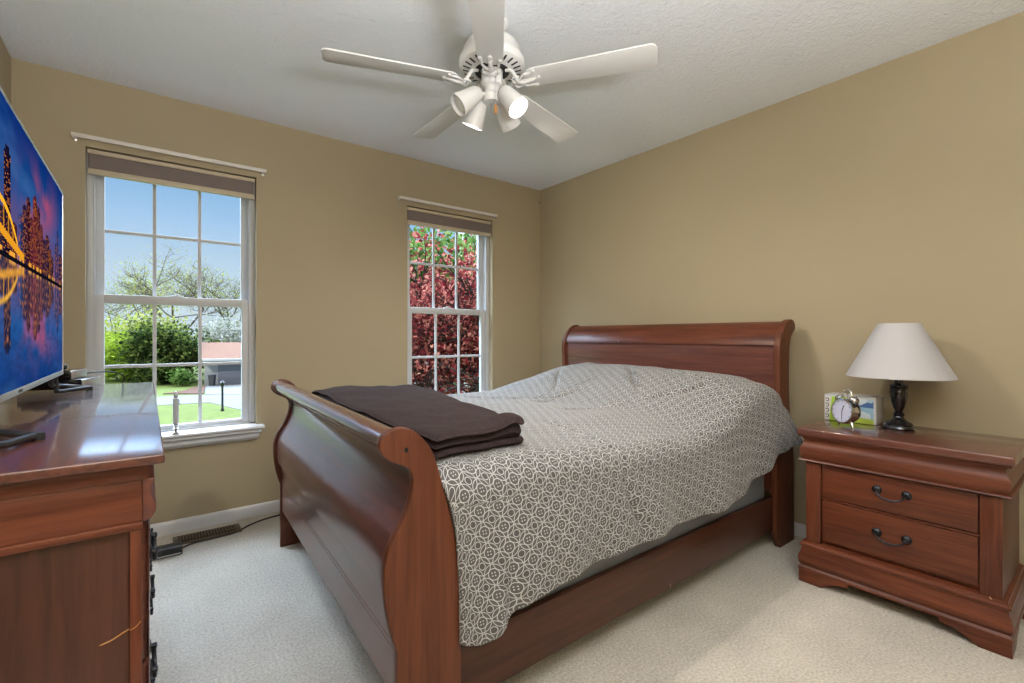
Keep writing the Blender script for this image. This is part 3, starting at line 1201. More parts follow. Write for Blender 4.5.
def tissue_mat():
    m, nt, b = mat_new('printed_tissue_carton')
    tc = N(nt, 'ShaderNodeTexCoord')
    sep = N(nt, 'ShaderNodeSeparateXYZ')
    nt.links.new(tc.outputs['Object'], sep.inputs[0])
    y, z = sep.outputs['Y'], sep.outputs['Z']     # object origin at the carton's middle bottom
    vor = N(nt, 'ShaderNodeTexVoronoi')
    vor.inputs['Scale'].default_value = 26
    nt.links.new(tc.outputs['Object'], vor.inputs['Vector'])
    rp = N(nt, 'ShaderNodeValToRGB')
    rp.color_ramp.interpolation = 'CONSTANT'
    e = rp.color_ramp.elements
    e[0].position, e[0].color = 0, (.06, .16, .42, 1)
    e[1].position, e[1].color = .3, (.42, .58, .72, 1)
    for p, c in ((.5, (.62, .72, .82)), (.68, (.10, .24, .52)), (.8, (.30, .50, .68))):
        q = e.new(p)
        q.color = (*c, 1)
    nt.links.new(N(nt, 'ShaderNodeSeparateColor').outputs[0], rp.inputs[0])
    sc = rp.inputs[0].links[0].from_node
    nt.links.new(vor.outputs['Color'], sc.inputs[0])

    def mixc(fac, a, col):
        mx = N(nt, 'ShaderNodeMix', data_type='RGBA')
        nt.links.new(fac, mx.inputs['Factor'])
        if isinstance(a, tuple):
            mx.inputs['A'].default_value = (*a, 1)
        else:
            nt.links.new(a, mx.inputs['A'])
        mx.inputs['B'].default_value = (*col, 1)
        return mx.outputs['Result']
    lowg = math_node(nt, 'LESS_THAN', math_node(nt, 'ADD', z, math_node(nt, 'MULTIPLY', y, -.08)), .030)
    c = mixc(lowg, rp.outputs[0], (.46, .62, .10))
    grn = math_node(nt, 'GREATER_THAN', math_node(nt, 'ADD', y, math_node(nt, 'MULTIPLY', z, .35)), .052)
    c = mixc(grn, c, (.40, .60, .06))
    wht = math_node(nt, 'GREATER_THAN', math_node(nt, 'ADD', y, math_node(nt, 'MULTIPLY', z, .10)), .086)
    c = mixc(wht, c, (.66, .64, .62))
    edge = math_node(nt, 'LESS_THAN', y, -.096)
    c = mixc(edge, c, (.60, .62, .66))
    topw = math_node(nt, 'GREATER_THAN', z, .117)
    c = mixc(topw, c, (.52, .54, .56))
    nt.links.new(c, b.inputs['Base Color'])
    b.inputs['Roughness'].default_value = .45
    return m


tb = thing('tissue_box', 'blue, green and white printed tissue box behind the alarm clock', 'tissue box', ((BX0 + BX1) / 2, (BY0 + BY1) / 2, BZ0))
bm = bmesh.new()
box(bm, BX0, BX1, BY0, BY1, BZ0, BZ1, bev=.002)
obj('carton', bm, tissue_mat(), tb)
bm = bmesh.new()
lathe(bm, [(0, 0), (1, 0), (1, .0015), (0, .0015)], 32, Matrix.Translation(((BX0 + BX1) / 2, (BY0 + BY1) / 2, BZ1)) @ Matrix.Diagonal((.028, .060, 1, 1)))
obj('opening', bm, M['white_cloth'], tb)
bm = bmesh.new()     # row of dark swirls printed on the white end band
for k in range(4):
    z = BZ0 + .022 + k * .026
    pts = [(BX0 - .0006, BY1 - .012 + .007 * math.cos(a), z + .008 * math.sin(a)) for a in [i * 4.6 / 12 + .6 for i in range(13)]]
    tube(bm, pts, .0016, 6)
obj('printed_swirls', bm, M['ink'], tb)

# ------------------------------------------------------------------ alarm clock
CX, CY, CZ = 2.535, .768, .697
clk = thing('alarm_clock', 'small chrome twin bell alarm clock with pale round dial', 'clock', (CX, CY, CZ))
nrm = Vector((-.883, .47, .06)).normalized()
side = Vector((0, 0, 1)).cross(nrm).normalized()
upv = nrm.cross(side).normalized()
R3 = Matrix((side, upv, nrm)).transposed().to_4x4()
cc = Vector((CX, CY, CZ + .072))
FM = Matrix.Translation(cc) @ R3
RC = .058
bm = bmesh.new()
lathe(bm, [(0, -.034), (RC * .60, -.034), (RC * .86, -.026), (RC * .98, -.010), (RC, .006), (RC, .020), (RC * .96, .026), (RC * .89, .027), (RC * .87, .021), (0, .021)], 40, FM)
obj('case', bm, M['chrome'], clk, angle=30)
bm = bmesh.new()
lathe(bm, [(0, .0225), (RC * .87, .0225), (RC * .87, .0215), (0, .0215)], 40, FM)
dial = obj('dial', bm, M['clock_face'], clk)
bm = bmesh.new()
for k in range(12):
    a = 2 * math.pi * k / 12
    p = Vector((math.sin(a), math.cos(a), 0)) * RC * .72
    q = Vector((math.sin(a), math.cos(a), 0)) * RC * .82
    tube(bm, [FM @ (p + Vector((0, 0, .0232))), FM @ (q + Vector((0, 0, .0232)))], .0011, 5)
for ang, ln, r in ((.35, .50, .0016), (3.1, .66, .0012)):
    q = Vector((math.sin(ang), math.cos(ang), 0)) * RC * ln
    tube(bm, [FM @ Vector((0, 0, .0240)), FM @ (q + Vector((0, 0, .0240)))], r, 6)
obj('hands', bm, M['ink'], dial)
for s in (-1, 1):
    ax = (upv * .82 + side * .57 * s).normalized()
    bc = cc + ax * (RC + .006)
    BM_ = Matrix.Translation(bc) @ ax.to_track_quat('Z', 'Y').to_matrix().to_4x4()
    bm = bmesh.new()
    lathe(bm, [(.020, 0), (.0195, .006), (.016, .012), (.009, .016), (0, .017)], 24, BM_)
    lathe(bm, [(0, .0), (.0195, 0)], 24, BM_)
    tube(bm, [cc + ax * (RC - .002), bc], .003, 8)
    tube(bm, [bc + ax * .015, bc + ax * .022], .003, 8)
    obj('bell', bm, M['chrome'], clk)
    bm = bmesh.new()
    lo = (upv * -.86 + side * .50 * s).normalized()
    tube(bm, [cc + lo * (RC - .002), cc + lo * (RC + .006), Vector((cc.x + lo.x * (RC + .018), cc.y + lo.y * (RC + .018), CZ + .002))], [.004, .004, .003], 8)
    obj('foot', bm, M['chrome'], clk)
bm = bmesh.new()
hp = [cc + upv * (RC + .012 + .030 * math.sin(a)) + side * .024 * math.cos(a) for a in [math.pi * i / 14 for i in range(15)]]
tube(bm, hp, .0026, 8)
obj('handle', bm, M['chrome'], clk)
bm = bmesh.new()
tube(bm, [cc + upv * (RC - .002), cc + upv * (RC + .016)], .002, 6)
lathe(bm, [(0, 0), (.005, 0), (.005, .008), (0, .008)], 12, Matrix.Translation(cc + upv * (RC + .014)))
obj('hammer', bm, M['chrome'], clk)

# ================================================================== DRESSER
DY0, DY1 = .980, 2.545
DT = .915
dr = thing('dresser', 'long cherry brown dresser under the television, scratched on its end', 'dresser', (-.25, 1.74, 0))
bm = bmesh.new()
box(bm, -.500, .024, DY0, DY1, .899, DT, bev=.003, seg=3)
obj('top', bm, M['wood_top'], dr)
bm = bmesh.new()
box(bm, -.490, .004, DY0 + .018, DY1 - .018, .872, .900, bev=.004)
obj('top_moulding', bm, M['wood_x'], dr)
DBX = -.006
bm = bmesh.new()
box(bm, -.485, DBX - .012, DY0 + .030, DY1 - .030, .10, .873, bev=.002)
obj('body', bm, M['wood_end'], dr)
bm = bmesh.new()    # frieze board and stile of the near end panel
box(bm, -.485, DBX, DY0 + .022, DY0 + .032, .803, .873, bev=.0015)
box(bm, -.488, DBX + .001, DY0 + .018, DY0 + .032, .790, .803, bev=.003)
obj('end_frieze', bm, M['wood_x'], dr)
for xa, xb in ((DBX - .016, DBX), (-.485, -.450)):
    bm = bmesh.new()
    box(bm, xa, xb, DY0 + .022, DY0 + .034, .095, .790, bev=.0015)
    obj('end_stile', bm, M['wood_z'], dr)
# pillow-front pilaster at the top of the front, then the drawer fronts
pil = [(DBX, .872), (DBX + .016, .872), (DBX + .016, .866)] + spline([(DBX + .013, .862), (DBX + .012, .852), (DBX + .014, .838), (DBX + .0185, .826), (DBX + .018, .814), (DBX + .012, .803)], 4) + [(DBX, .800)]
bm = bmesh.new()
prism(bm, pil, 'y', DY0 + .024, DY1 - .024, bev=.002)
obj('frieze_drawer', bm, M['wood_panel'], dr, angle=28)
for z0, z1 in ((.560, .790), (.330, .552), (.105, .322)):
    for k in range(2):
        ya = DY0 + .040 + k * .755
        yb = ya + .745
        bm = bmesh.new()
        prof = spline([(DBX - .004, 0), (DBX + .006, .006), (DBX + .0105, .03), (DBX + .0115, .37), (DBX + .0105, .715), (DBX + .006, .739), (DBX - .004, .745)], 6)
        prism(bm, [(x, ya + s) for x, s in prof], 'z', z0, z1, bev=.003)
        d = obj('drawer', bm, M['wood_top'], dr, angle=40)
        for q in (0.19, .55):
            bm = bmesh.new()
            yc, zc = ya + q, (z0 + z1) / 2 + .015
            for s in (-1, 1):
                lathe(bm, [(0, .006), (.014, .004), (.019, .001), (.019, 0), (0, 0)], 16,
                      Matrix.Translation((DBX + .009, yc + s * .045, zc)) @ Matrix.Rotation(math.pi / 2, 4, 'Y'))
                lathe(bm, [(0, .016), (.006, .014), (.005, 0)], 12,
                      Matrix.Translation((DBX + .009, yc + s * .045, zc)) @ Matrix.Rotation(math.pi / 2, 4, 'Y'))
            tube(bm, spline([(DBX + .018, yc + .044, zc), (DBX + .019, yc + .030, zc - .022), (DBX + .020, yc, zc - .030), (DBX + .019, yc - .030, zc - .022), (DBX + .018, yc - .044, zc)], 5), .0042, 8)
            obj('handle', bm, M['iron'], d)
bm = bmesh.new()
box(bm, -.492, .006, DY0 + .016, DY1 - .016, .045, .104, bev=.004)
for yy in (DY0 + .016, DY1 - .096):
    for xx in (-.492, -.074):
        box(bm, xx, xx + .080, yy, yy + .080, 0, .046, bev=.004)
obj('plinth', bm, M['wood_y'], dr)
bm = bmesh.new()       # pale scratch where the veneer is scraped
yy = DY0 + .0293
tube(bm, spline([(-.060, yy - .0001, .612), (-.045, yy - .0001, .615), (-.030, yy - .0001, .622), (-.022, yy, .625)], 4), [.0006] + [.0012] * 11 + [.0005], 6)
yy = DY0 + .0215
tube(bm, spline([(-.0215, yy, .626), (-.014, yy, .629), (-.0075, yy, .636)], 4), .0008, 6)
obj('scratch', bm, M['oak'], dr)

# ================================================================== TELEVISION
TX = -.222
TY0, TY1, TZ0, TZ1 = 1.085, 2.160, .985, 1.588


def tv_picture():
    """city skyline at dusk over water with a yellow arch bridge, as colours on a fine grid"""
    w_, h_ = 420, 236
    s = np.linspace(0, 1, w_)[None, :].repeat(h_, 0)
    t = np.linspace(0, 1, h_)[:, None].repeat(w_, 1)
    rng = np.random.default_rng(5)

    def fbm(sx, sy, seed):
        out = np.zeros((h_, w_))
        amp = 1
        r = np.random.default_rng(seed)
        for o in range(4):
            gx, gy = int(sx * 2 ** o) + 2, int(sy * 2 ** o) + 2
            g = r.random((gy, gx))
            X = s * (gx - 1.001)
            Y = t * (gy - 1.001)
            xi, yi = X.astype(int), Y.astype(int)
            fx, fy = X - xi, Y - yi
            fx = fx * fx * (3 - 2 * fx)
            fy = fy * fy * (3 - 2 * fy)
            v = (g[yi, xi] * (1 - fx) + g[yi, xi + 1] * fx) * (1 - fy) + (g[yi + 1, xi] * (1 - fx) + g[yi + 1, xi + 1] * fx) * fy
            out += amp * v
            amp *= .5
        return out / 1.875
    W0 = .47                                           # water line
    up = np.where(t >= W0, (t - W0) / (1 - W0), (W0 - t) / W0)
    sky = np.zeros((h_, w_, 3))
    top = np.array((.015, .085, .33))
    mid = np.array((.05, .20, .50))
    hor = np.array((.40, .20, .34))
    k = np.clip(up, 0, 1)[..., None]
    sky = np.where(k > .5, mid + (top - mid) * (k - .5) * 2, hor + (mid - hor) * k * 2)
    cl = fbm(5, 4, 3)
    band = np.exp(-((s - .60 - .22 * (up - .6)) / .22) ** 2) * np.exp(-((up - .58) / .24) ** 2)
    pink = np.clip((cl - .36) * 4, 0, 1) * band
    sky = sky * (1 - pink[..., None]) + np.array((.75, .20, .30)) * pink[..., None]
    wisps = np.clip((fbm(3, 9, 8) - .55) * 3, 0, 1) * .5
    sky = sky * (1 - wisps[..., None]) + np.array((.16, .36, .66)) * wisps[..., None]
    img = sky * .72
    bl = [(.02, .06, .5, (.03, .03, .07)), (.08, .09, .40, (.03, .03, .07)), (.262, .050, .72, (.018, .016, .045)), (.215, .05, .30, (.05, .04, .07)), (.32, .05, .26, (.08, .03, .04)),
          (.385, .040, .36, (.03, .07, .18)), (.425, .045, .46, (.035, .03, .07)), (.465, .040, .55, (.06, .02, .04)), (.505, .034, .42, (.10, .03, .05)),
          (.545, .052, .62, (.13, .035, .05)), (.592, .036, .56, (.07, .025, .05)), (.63, .038, .44, (.11, .04, .06)), (.672, .040, .34, (.05, .03, .06)),
          (.72, .055, .40, (.045, .03, .06)), (.765, .030, .30, (.12, .05, .03)), (.80, .042, .24, (.04, .03, .06)),
          (.865, .030, .40, (.03, .05, .13)), (.90, .026, .56, (.02, .045, .14)), (.955, .06, .34, (.03, .03, .08))]
    lit = rng.random((90, 140))
    cellx, celly = (s * 139).astype(int), (np.clip(up, 0, .999) * 89).astype(int)
    L = lit[celly, cellx]
    for c, w2, ht, colr in bl:
        w2 = w2 * 1.12
        half = w2 / 2 * np.where((up > ht * .95), .55, 1)
        inside = (np.abs(s - c) < half) & (up < ht)
        loc = (s - c) / w2 + .5
        colb = np.array(colr) * (1.5 - .9 * loc[..., None])
        img = np.where(inside[..., None], colb, img)
        colm = np.clip((loc * 6).astype(int), 0, 5)
        row = (up * 62).astype(int)
        seed = int(c * 1000)
        hsh = np.abs(np.sin((colm * 12.9898 + row * 78.233 + seed) * 1.0) * 43758.5453) % 1
        cell = ((loc * 6) % 1 > .25) & ((up * 62) % 1 > .3)
        win = inside & cell & (hsh > .70) & (up < ht * .93)
        img = np.where(win[..., None], np.array((.80, .34, .10)) * (.35 + hsh[..., None] * .55), img)
        red = inside & cell & (hsh > .40) & (hsh <= .70)
        img = np.where(red[..., None], colb * 1.9 + np.array((.05, .01, .01)), img)
    # spire
    sp = (np.abs(s - .90) < .004) & (up < .78)
    img = np.where(sp[..., None], np.array((.05, .08, .2)), img)
    # low lit quay
    q = (up < .045) & (fbm(60, 2, 6) > .55)
    img = np.where(q[..., None], np.array((.85, .48, .10)), img)
    # yellow arch bridge at the left, deck sloping down to the far bank
    arch = .10 + .25 * np.clip(1 - ((s - .19) / .17) ** 2, 0, None)
    deck = .20 - .50 * (s - .12)
    onA = (np.abs(up - arch) < .020) & (s < .355)
    onD = (np.abs(up - deck) < .030) & (s < .42) & (deck > .03)
    hang = (up < arch) & (up > deck) & (((s * 130).astype(int) % 5) == 0) & (s < .34)
    for mask, colr in ((hang, (.55, .30, .04)), (onA, (.95, .58, .06)), (onD, (.80, .44, .05))):
        img = np.where(mask[..., None], np.array(colr), img)
    refl = t < W0
    rip = fbm(30, 60, 11)
    # reflected half: darker, smeared upright
    sm = img.copy()
    for _ in range(3):
        sm[1:-1] = (sm[:-2] + sm[1:-1] * 2 + sm[2:]) / 4
    img = np.where(refl[..., None], sm * (.62 + .45 * rip[..., None]) + np.array((.012, .03, .055)), img)
    ln = np.abs(t - W0) < .008
    img = np.where(ln[..., None], np.array((.02, .02, .03)), img)
    img = np.clip(img, 0, 1)
    img = img ** 1.35 * np.array((1.0, .92, .95))
    return img, w_, h_


def build_tv():
    tv = thing('television', 'flat screen television showing a city skyline at dusk, on the dresser', 'television', (TX - .02, (TY0 + TY1) / 2, DT))
    img, w_, h_ = tv_picture()
    y0, y1, z0, z1 = TY0 + .006, TY1 - .006, TZ0 + .014, TZ1 - .006
    ys = np.linspace(y0, y1, w_ + 1)
    zs = np.linspace(z0, z1, h_ + 1)
    YY, ZZ = np.meshgrid(ys, zs)
    V = np.stack([np.full(YY.size, TX + .0006), YY.ravel(), ZZ.ravel()], 1)
    idx = np.arange((w_ + 1) * (h_ + 1)).reshape(h_ + 1, w_ + 1)
    Fc = np.stack([idx[:-1, :-1], idx[:-1, 1:], idx[1:, 1:], idx[1:, :-1]], -1).reshape(-1, 4)
    m, nt, b = mat_new('lit_screen')
    at = N(nt, 'ShaderNodeAttribute')
    at.attribute_name = 'picture'
    em = N(nt, 'ShaderNodeEmission')
    em.inputs['Strength'].default_value = 1.15
    nt.links.new(at.outputs['Color'], em.inputs['Color'])
    nt.links.new(em.outputs[0], nt.nodes['Material Output'].inputs['Surface'])
    scr = raw_mesh('screen', V, Fc.tolist(), m, tv)
    ca = scr.data.color_attributes.new('picture', 'FLOAT_COLOR', 'CORNER')
    cols = np.ones((w_ * h_, 4, 4), dtype=np.float32)
    cols[:, :, :3] = img.reshape(-1, 1, 3)
    ca.data.foreach_set('color', cols.ravel())
    bm = bmesh.new()
    for (a, b_, c, d) in ((TY0, y0, TZ0, TZ1), (y1, TY1, TZ0, TZ1), (y0, y1, z1, TZ1), (y0, y1, TZ0, z0)):
        box(bm, TX - .012, TX + .003, a, b_, c, d, bev=.0015)
    obj('bezel', bm, M['silver'], tv)
    bm = bmesh.new()
    box(bm, TX - .034, TX - .001, TY0 + .002, TY1 - .002, TZ0 + .004, TZ1 - .002, bev=.006)
    box(bm, TX - .070, TX - .030, TY0 + .18, TY1 - .18, TZ0 + .02, TZ0 + .36, bev=.02, seg=3)
    obj('back_cover', bm, M['black_plastic'], tv)
    for tip, a, b_ in (((-.163, 1.258), (-.232, 1.280), (-.200, 1.150)), ((-.166, 2.310), (-.238, 2.290), (-.232, 2.150))):
        bm = bmesh.new()
        ay = min(a[1], TY1 - .05)
        pa = [(TX - .018, ay, TZ0 + .004), (TX - .020, ay, DT + .040), (a[0], a[1], DT + .022), (tip[0] - .020, tip[1] + .006, DT + .012), (tip[0], tip[1], DT + .009)]
        pb = [(TX - .018, b_[1], TZ0 + .004), (TX - .012, b_[1], DT + .030), (b_[0], b_[1], DT + .014), (tip[0] - .012, tip[1] - .030, DT + .010), (tip[0], tip[1], DT + .009)]
        tube(bm, spline(pa, 5), .0070, 8)
        tube(bm, spline(pb, 5), .0065, 8)
        lathe(bm, [(0, 0), (.010, 0), (.011, .005), (.010, .014), (0, .016)], 14, Matrix.Translation((tip[0], tip[1], DT)))
        obj('stand_leg', bm, M['black_plastic'], tv)
    bm = bmesh.new()
    for y in (1.46, 1.475, 1.49):
        box(bm, TX + .0032, TX + .0040, y, y + .007, TZ0 + .004, TZ0 + .010, bev=.0003)
    obj('bezel_mark', bm, M['ink'], tv)
    return tv


build_tv()

# set-top boxes, remote, cable at the far end of the dresser
rz = Matrix.Rotation(math.radians(-14), 3, 'Z')
cb = thing('cable_box', 'black cable box with silver edge, lowest beside the television stand', 'cable box', (-.245, 2.42, DT))
bm = bmesh.new()
box(bm, -.345, -.165, 2.350, 2.515, DT + .003, DT + .038, bev=.003, rot=rz)
obj('case', bm, M['black_gloss'], cb)
bm = bmesh.new()
box(bm, -.1665, -.1620, 2.352, 2.513, DT + .004, DT + .037, bev=.001)
bmesh.ops.rotate(bm, verts=bm.verts, cent=Vector((-.255, 2.4325, DT)), matrix=rz)
obj('silver_edge', bm, M['silver'], cb)
md = thing('streaming_box', 'small black streaming box with silver edge, stacked on the cable box', 'streaming box', (-.25, 2.43, DT + .038))
bm = bmesh.new()
box(bm, -.340, -.200, 2.365, 2.500, DT + .039, DT + .070, bev=.003, rot=rz)
obj('case', bm, M['black_gloss'], md)
bm = bmesh.new()
box(bm, -.2015, -.1975, 2.367, 2.498, DT + .040, DT + .069, bev=.001)
bmesh.ops.rotate(bm, verts=bm.verts, cent=Vector((-.27, 2.435, DT)), matrix=rz)
obj('silver_edge', bm, M['silver'], md)
rc = thing('remote_control', 'black remote control lying on the stacked boxes beside the television', 'remote control', (-.27, 2.43, DT + .070))
bm = bmesh.new()
box(bm, -.325, -.235, 2.408, 2.452, DT + .071, DT + .093, bev=.009, seg=4)
obj('case', bm, M['black_gloss'], rc)
bm = bmesh.new()
for i in range(3):
    for j in range(2):
        box(bm, -.31 + i * .022, -.298 + i * .022, 2.418 + j * .014, 2.427 + j * .014, DT + .0925, DT + .0945, bev=.0006)
obj('buttons', bm, M['silver'], rc)
bm = bmesh.new()
tube(bm, spline([(-.205, 2.50, DT + .046), (-.16, 2.54, DT + .052), (-.105, 2.575, DT + .046), (-.075, 2.59, DT + .020), (-.090, 2.60, DT - .03), (-.12, 2.61, DT - .2), (-.14, 2.62, .02)], 7), .0028, 8)
o = obj('cable', bm, M['black_plastic'], base=(-.2, 2.5, DT))
tag(o, 'thin black cable arching off the far end of the dresser by the window', 'cable')

# ================================================================== SILL CANDLE
cd = thing('window_candle', 'white electric candle with silver foot standing on the window sill', 'candle', (.129, 3.232, .567))
CM = Matrix.Translation((.129, 3.232, .567))
bm = bmesh.new()
lathe(bm, [(0, 0), (.021, 0), (.022, .004), (.017, .010), (.010, .015), (.009, .022), (.014, .026), (.0145, .030), (.010, .034), (.009, .040), (.013, .046), (.0145, .056), (0, .056)], 24, CM)
obj('base', bm, M['chrome'], cd)
bm = bmesh.new()
lathe(bm, [(0, .056), (.0140, .056), (.0140, .196), (.0115, .199), (0, .199)], 24, CM)
obj('candle_tube', bm, M['vinyl'], cd)
bm = bmesh.new()
lathe(bm, [(0, .199), (.008, .199), (.0105, .208), (.0085, .220), (.003, .234), (0, .240)], 20, CM)
obj('bulb', bm, M['silver'], cd)
bm = bmesh.new()
for z in (.168, .182):
    lathe(bm, [(0, .006), (.0035, .005), (.0035, 0), (0, 0)], 10, Matrix.Translation((.129 + .0135, 3.232, .567 + z)) @ Matrix.Rotation(math.pi / 2, 4, 'Y'))
obj('switch', bm, M['ink'], cd)

# ================================================================== FLOOR THINGS
vt = thing('floor_register', 'slotted brown metal floor register under the window', 'floor vent', (.27, 3.12, 0))
bm = bmesh.new()
box(bm, .118, .425, 3.062, 3.180, 0, .004, bev=.001)
obj('inner_tray', bm, M['fan_dark'], vt)
bm = bmesh.new()
box(bm, .112, .431, 3.056, 3.076, .001, .009, bev=.003)
box(bm, .112, .431, 3.166, 3.186, .001, .009, bev=.003)
box(bm, .112, .136, 3.070, 3.172, .001, .009, bev=.003)
box(bm, .407, .431, 3.070, 3.172, .001, .009, bev=.003)
box(bm, .130, .413, 3.117, 3.125, .001, .008, bev=.001)
for k in range(19):
    x = .143 + k * .0142
    box(bm, x, x + .0055, 3.070, 3.172, .002, .008, bev=.001)
obj('grille', bm, M['register'], vt)

ps = thing('power_strip', 'black power strip on the carpet beside the floor register', 'power strip', (.0, 2.96, 0))
bm = bmesh.new()
box(bm, -.150, .145, 2.925, 2.992, 0, .048, bev=.006, seg=3)
obj('case', bm, M['black_plastic'], ps)
bm = bmesh.new()
box(bm, -.146, .139, 2.9235, 2.9255, .008, .013, bev=.0005)
obj('edge_trim', bm, M['silver'], ps)
bm = bmesh.new()
tube(bm, spline([(.138, 2.975, .014), (.20, 3.035, .006), (.30, 3.043, .005), (.40, 3.060, .005), (.47, 3.120, .005), (.55, 3.165, .005), (.66, 3.190, .005), (.90, 3.225, .005)], 7), .0048, 8)
obj('power_cord', bm, M['black_plastic'], ps)

bm = bmesh.new()
lathe(bm, [(0, .010), (.005, .009), (.006, .006), (.0025, .004), (.002, 0), (0, 0)], 12, Matrix.Translation((2.855, 3.279, 2.34)) @ Matrix.Rotation(math.pi / 2, 4, 'X'))
o = obj('nail', bm, M['iron'], base=(2.855, 3.279, 2.34))
tag(o, 'small dark nail high on the wall in the corner', 'nail')

# ================================================================== CEILING FAN
FX, FY, FZ = 1.178, 1.660, 2.200
fan = thing('ceiling_fan', 'white five blade ceiling fan with four spot lamps', 'ceiling fan', (FX, FY, H))
FT = Matrix.Translation((FX, FY, 0))
bm = bmesh.new()
lathe(bm, [(0, H), (.072, H), (.074, H - .010), (.062, H - .028), (.040, H - .040), (.026, H - .046), (0, H - .046)], 40, FT)
lathe(bm, [(.018, H - .044), (.018, 2.38), (0, 2.38)], 24, FT)
obj('canopy', bm, M['fan_white'], fan)
bm = bmesh.new()
lathe(bm, [(0, 2.392), (.045, 2.392), (.080, 2.384), (.108, 2.368), (.122, 2.345), (.128, 2.315), (.134, 2.308), (.140, 2.298), (.142, 2.280), (.139, 2.268), (.132, 2.262),
           (.090, 2.252), (.078, 2.250), (.074, 2.256), (0, 2.262)], 56, FT)
mh = obj('motor_housing', bm, M['fan_white'], fan, angle=30)
bm = bmesh.new()
for k in range(24):
    a = 2 * math.pi * (k + .5) / 24
    Rm = FT @ Matrix.Rotation(a, 4, 'Z')
    t = bmesh.new()
    box(t, .096, .126, -.0045, .0045, 2.2515, 2.2575, bev=.001)
    for v in t.verts:
        v.co.z += (v.co.x - .096) * .24 + .0005
    t.transform(Rm)
    _merge(bm, t)
obj('vent_slots', bm, M['fan_dark'], mh)
bm = bmesh.new()
lathe(bm, [(.050, 2.2495), (.0735, 2.2495), (.0735, 2.2555), (.050, 2.2555), (.050, 2.2495)], 48, FT)
obj('rotor_gap', bm, M['fan_dark'], mh)
bm = bmesh.new()
lathe(bm, [(.046, 2.256), (.046, 2.200), (.044, 2.190), (.034, 2.184), (.031, 2.180), (.031, 2.158), (.037, 2.152), (.038, 2.130), (.034, 2.120), (0, 2.117)], 40, FT)
obj('switch_housing', bm, M['fan_white'], fan, angle=30)

# blade and blade iron, built along +x about the fan axis
PITCH = math.radians(9.5)


def blade_bm():
    bm = bmesh.new()
    out = []
    r0, r1 = .150, .683
    w0, w1 = .052, .066
    for a in np.linspace(math.pi / 2, 3 * math.pi / 2, 9):
        out.append((r0 + .035 + .035 * math.cos(a), (w0) * math.sin(a)))
    rc_ = .030
    for a in np.linspace(-math.pi / 2, 0, 6):
        out.append((r1 - rc_ + rc_ * math.cos(a), -w1 + rc_ + rc_ * math.sin(a)))
    for a in np.linspace(0, math.pi / 2, 6):
        out.append((r1 - rc_ + rc_ * math.cos(a), w1 - rc_ + rc_ * math.sin(a)))
    prism(bm, out, 'z', -.003, .003, bev=.001)
    bm.transform(Matrix.Translation((0, 0, FZ - H)) @ Matrix.Rotation(-PITCH, 4, 'X'))
    return bm


def iron_bm():
    bm = bmesh.new()
    zm = 2.250 - H
    zb = FZ - H
    tube(bm, spline([(.062, 0, zm), (.090, 0, zm - .010), (.118, 0, zb - .006), (.145, 0, zb - .015), (.185, 0, zb - .009)], 5), [.0085] * 21, 8)
    t = bmesh.new()
    for s in (-1, 0, 1):
        if s:
            pts = spline([(.185, 0, -.012), (.196, s * .020, -.010), (.214, s * .034, -.009), (.236, s * .034, -.008), (.252, s * .040, -.008)], 4)
            tube(t, pts, .0050, 6)
            pts = spline([(.165, 0, -.014), (.158, s * .018, -.012), (.172, s * .032, -.011), (.190, s * .028, -.010)], 4)
            tube(t, pts, .0042, 6)
            lathe(t, [(0, -.012), (.0085, -.012), (.0085, -.004), (0, -.004)], 12, Matrix.Translation((.252, s * .040, 0)))
        else:
            tube(t, [(.20, 0, -.010), (.262, 0, -.008)], .0060, 6)
            lathe(t, [(0, -.012), (.010, -.012), (.010, -.004), (0, -.004)], 12, Matrix.Translation((.266, 0, 0)))
    t.transform(Matrix.Translation((-.060, 0, 0)))
    t.transform(Matrix.Translation((0, 0, zb)) @ Matrix.Rotation(-PITCH, 4, 'X'))
    _merge(bm, t)
    return bm


b0 = obj('blade', blade_bm(), M['fan_white'], fan, local=True)
i0_ = obj('blade_iron', iron_bm(), M['fan_white'], fan, local=True, angle=50)
for k in range(5):
    a = math.radians(16.5 + 72 * k)
    for src in (b0, i0_):
        o = src if k == 0 else src.copy()
        if k:
            COL.objects.link(o)
            o.parent = fan
        o.rotation_euler = (0, 0, a)

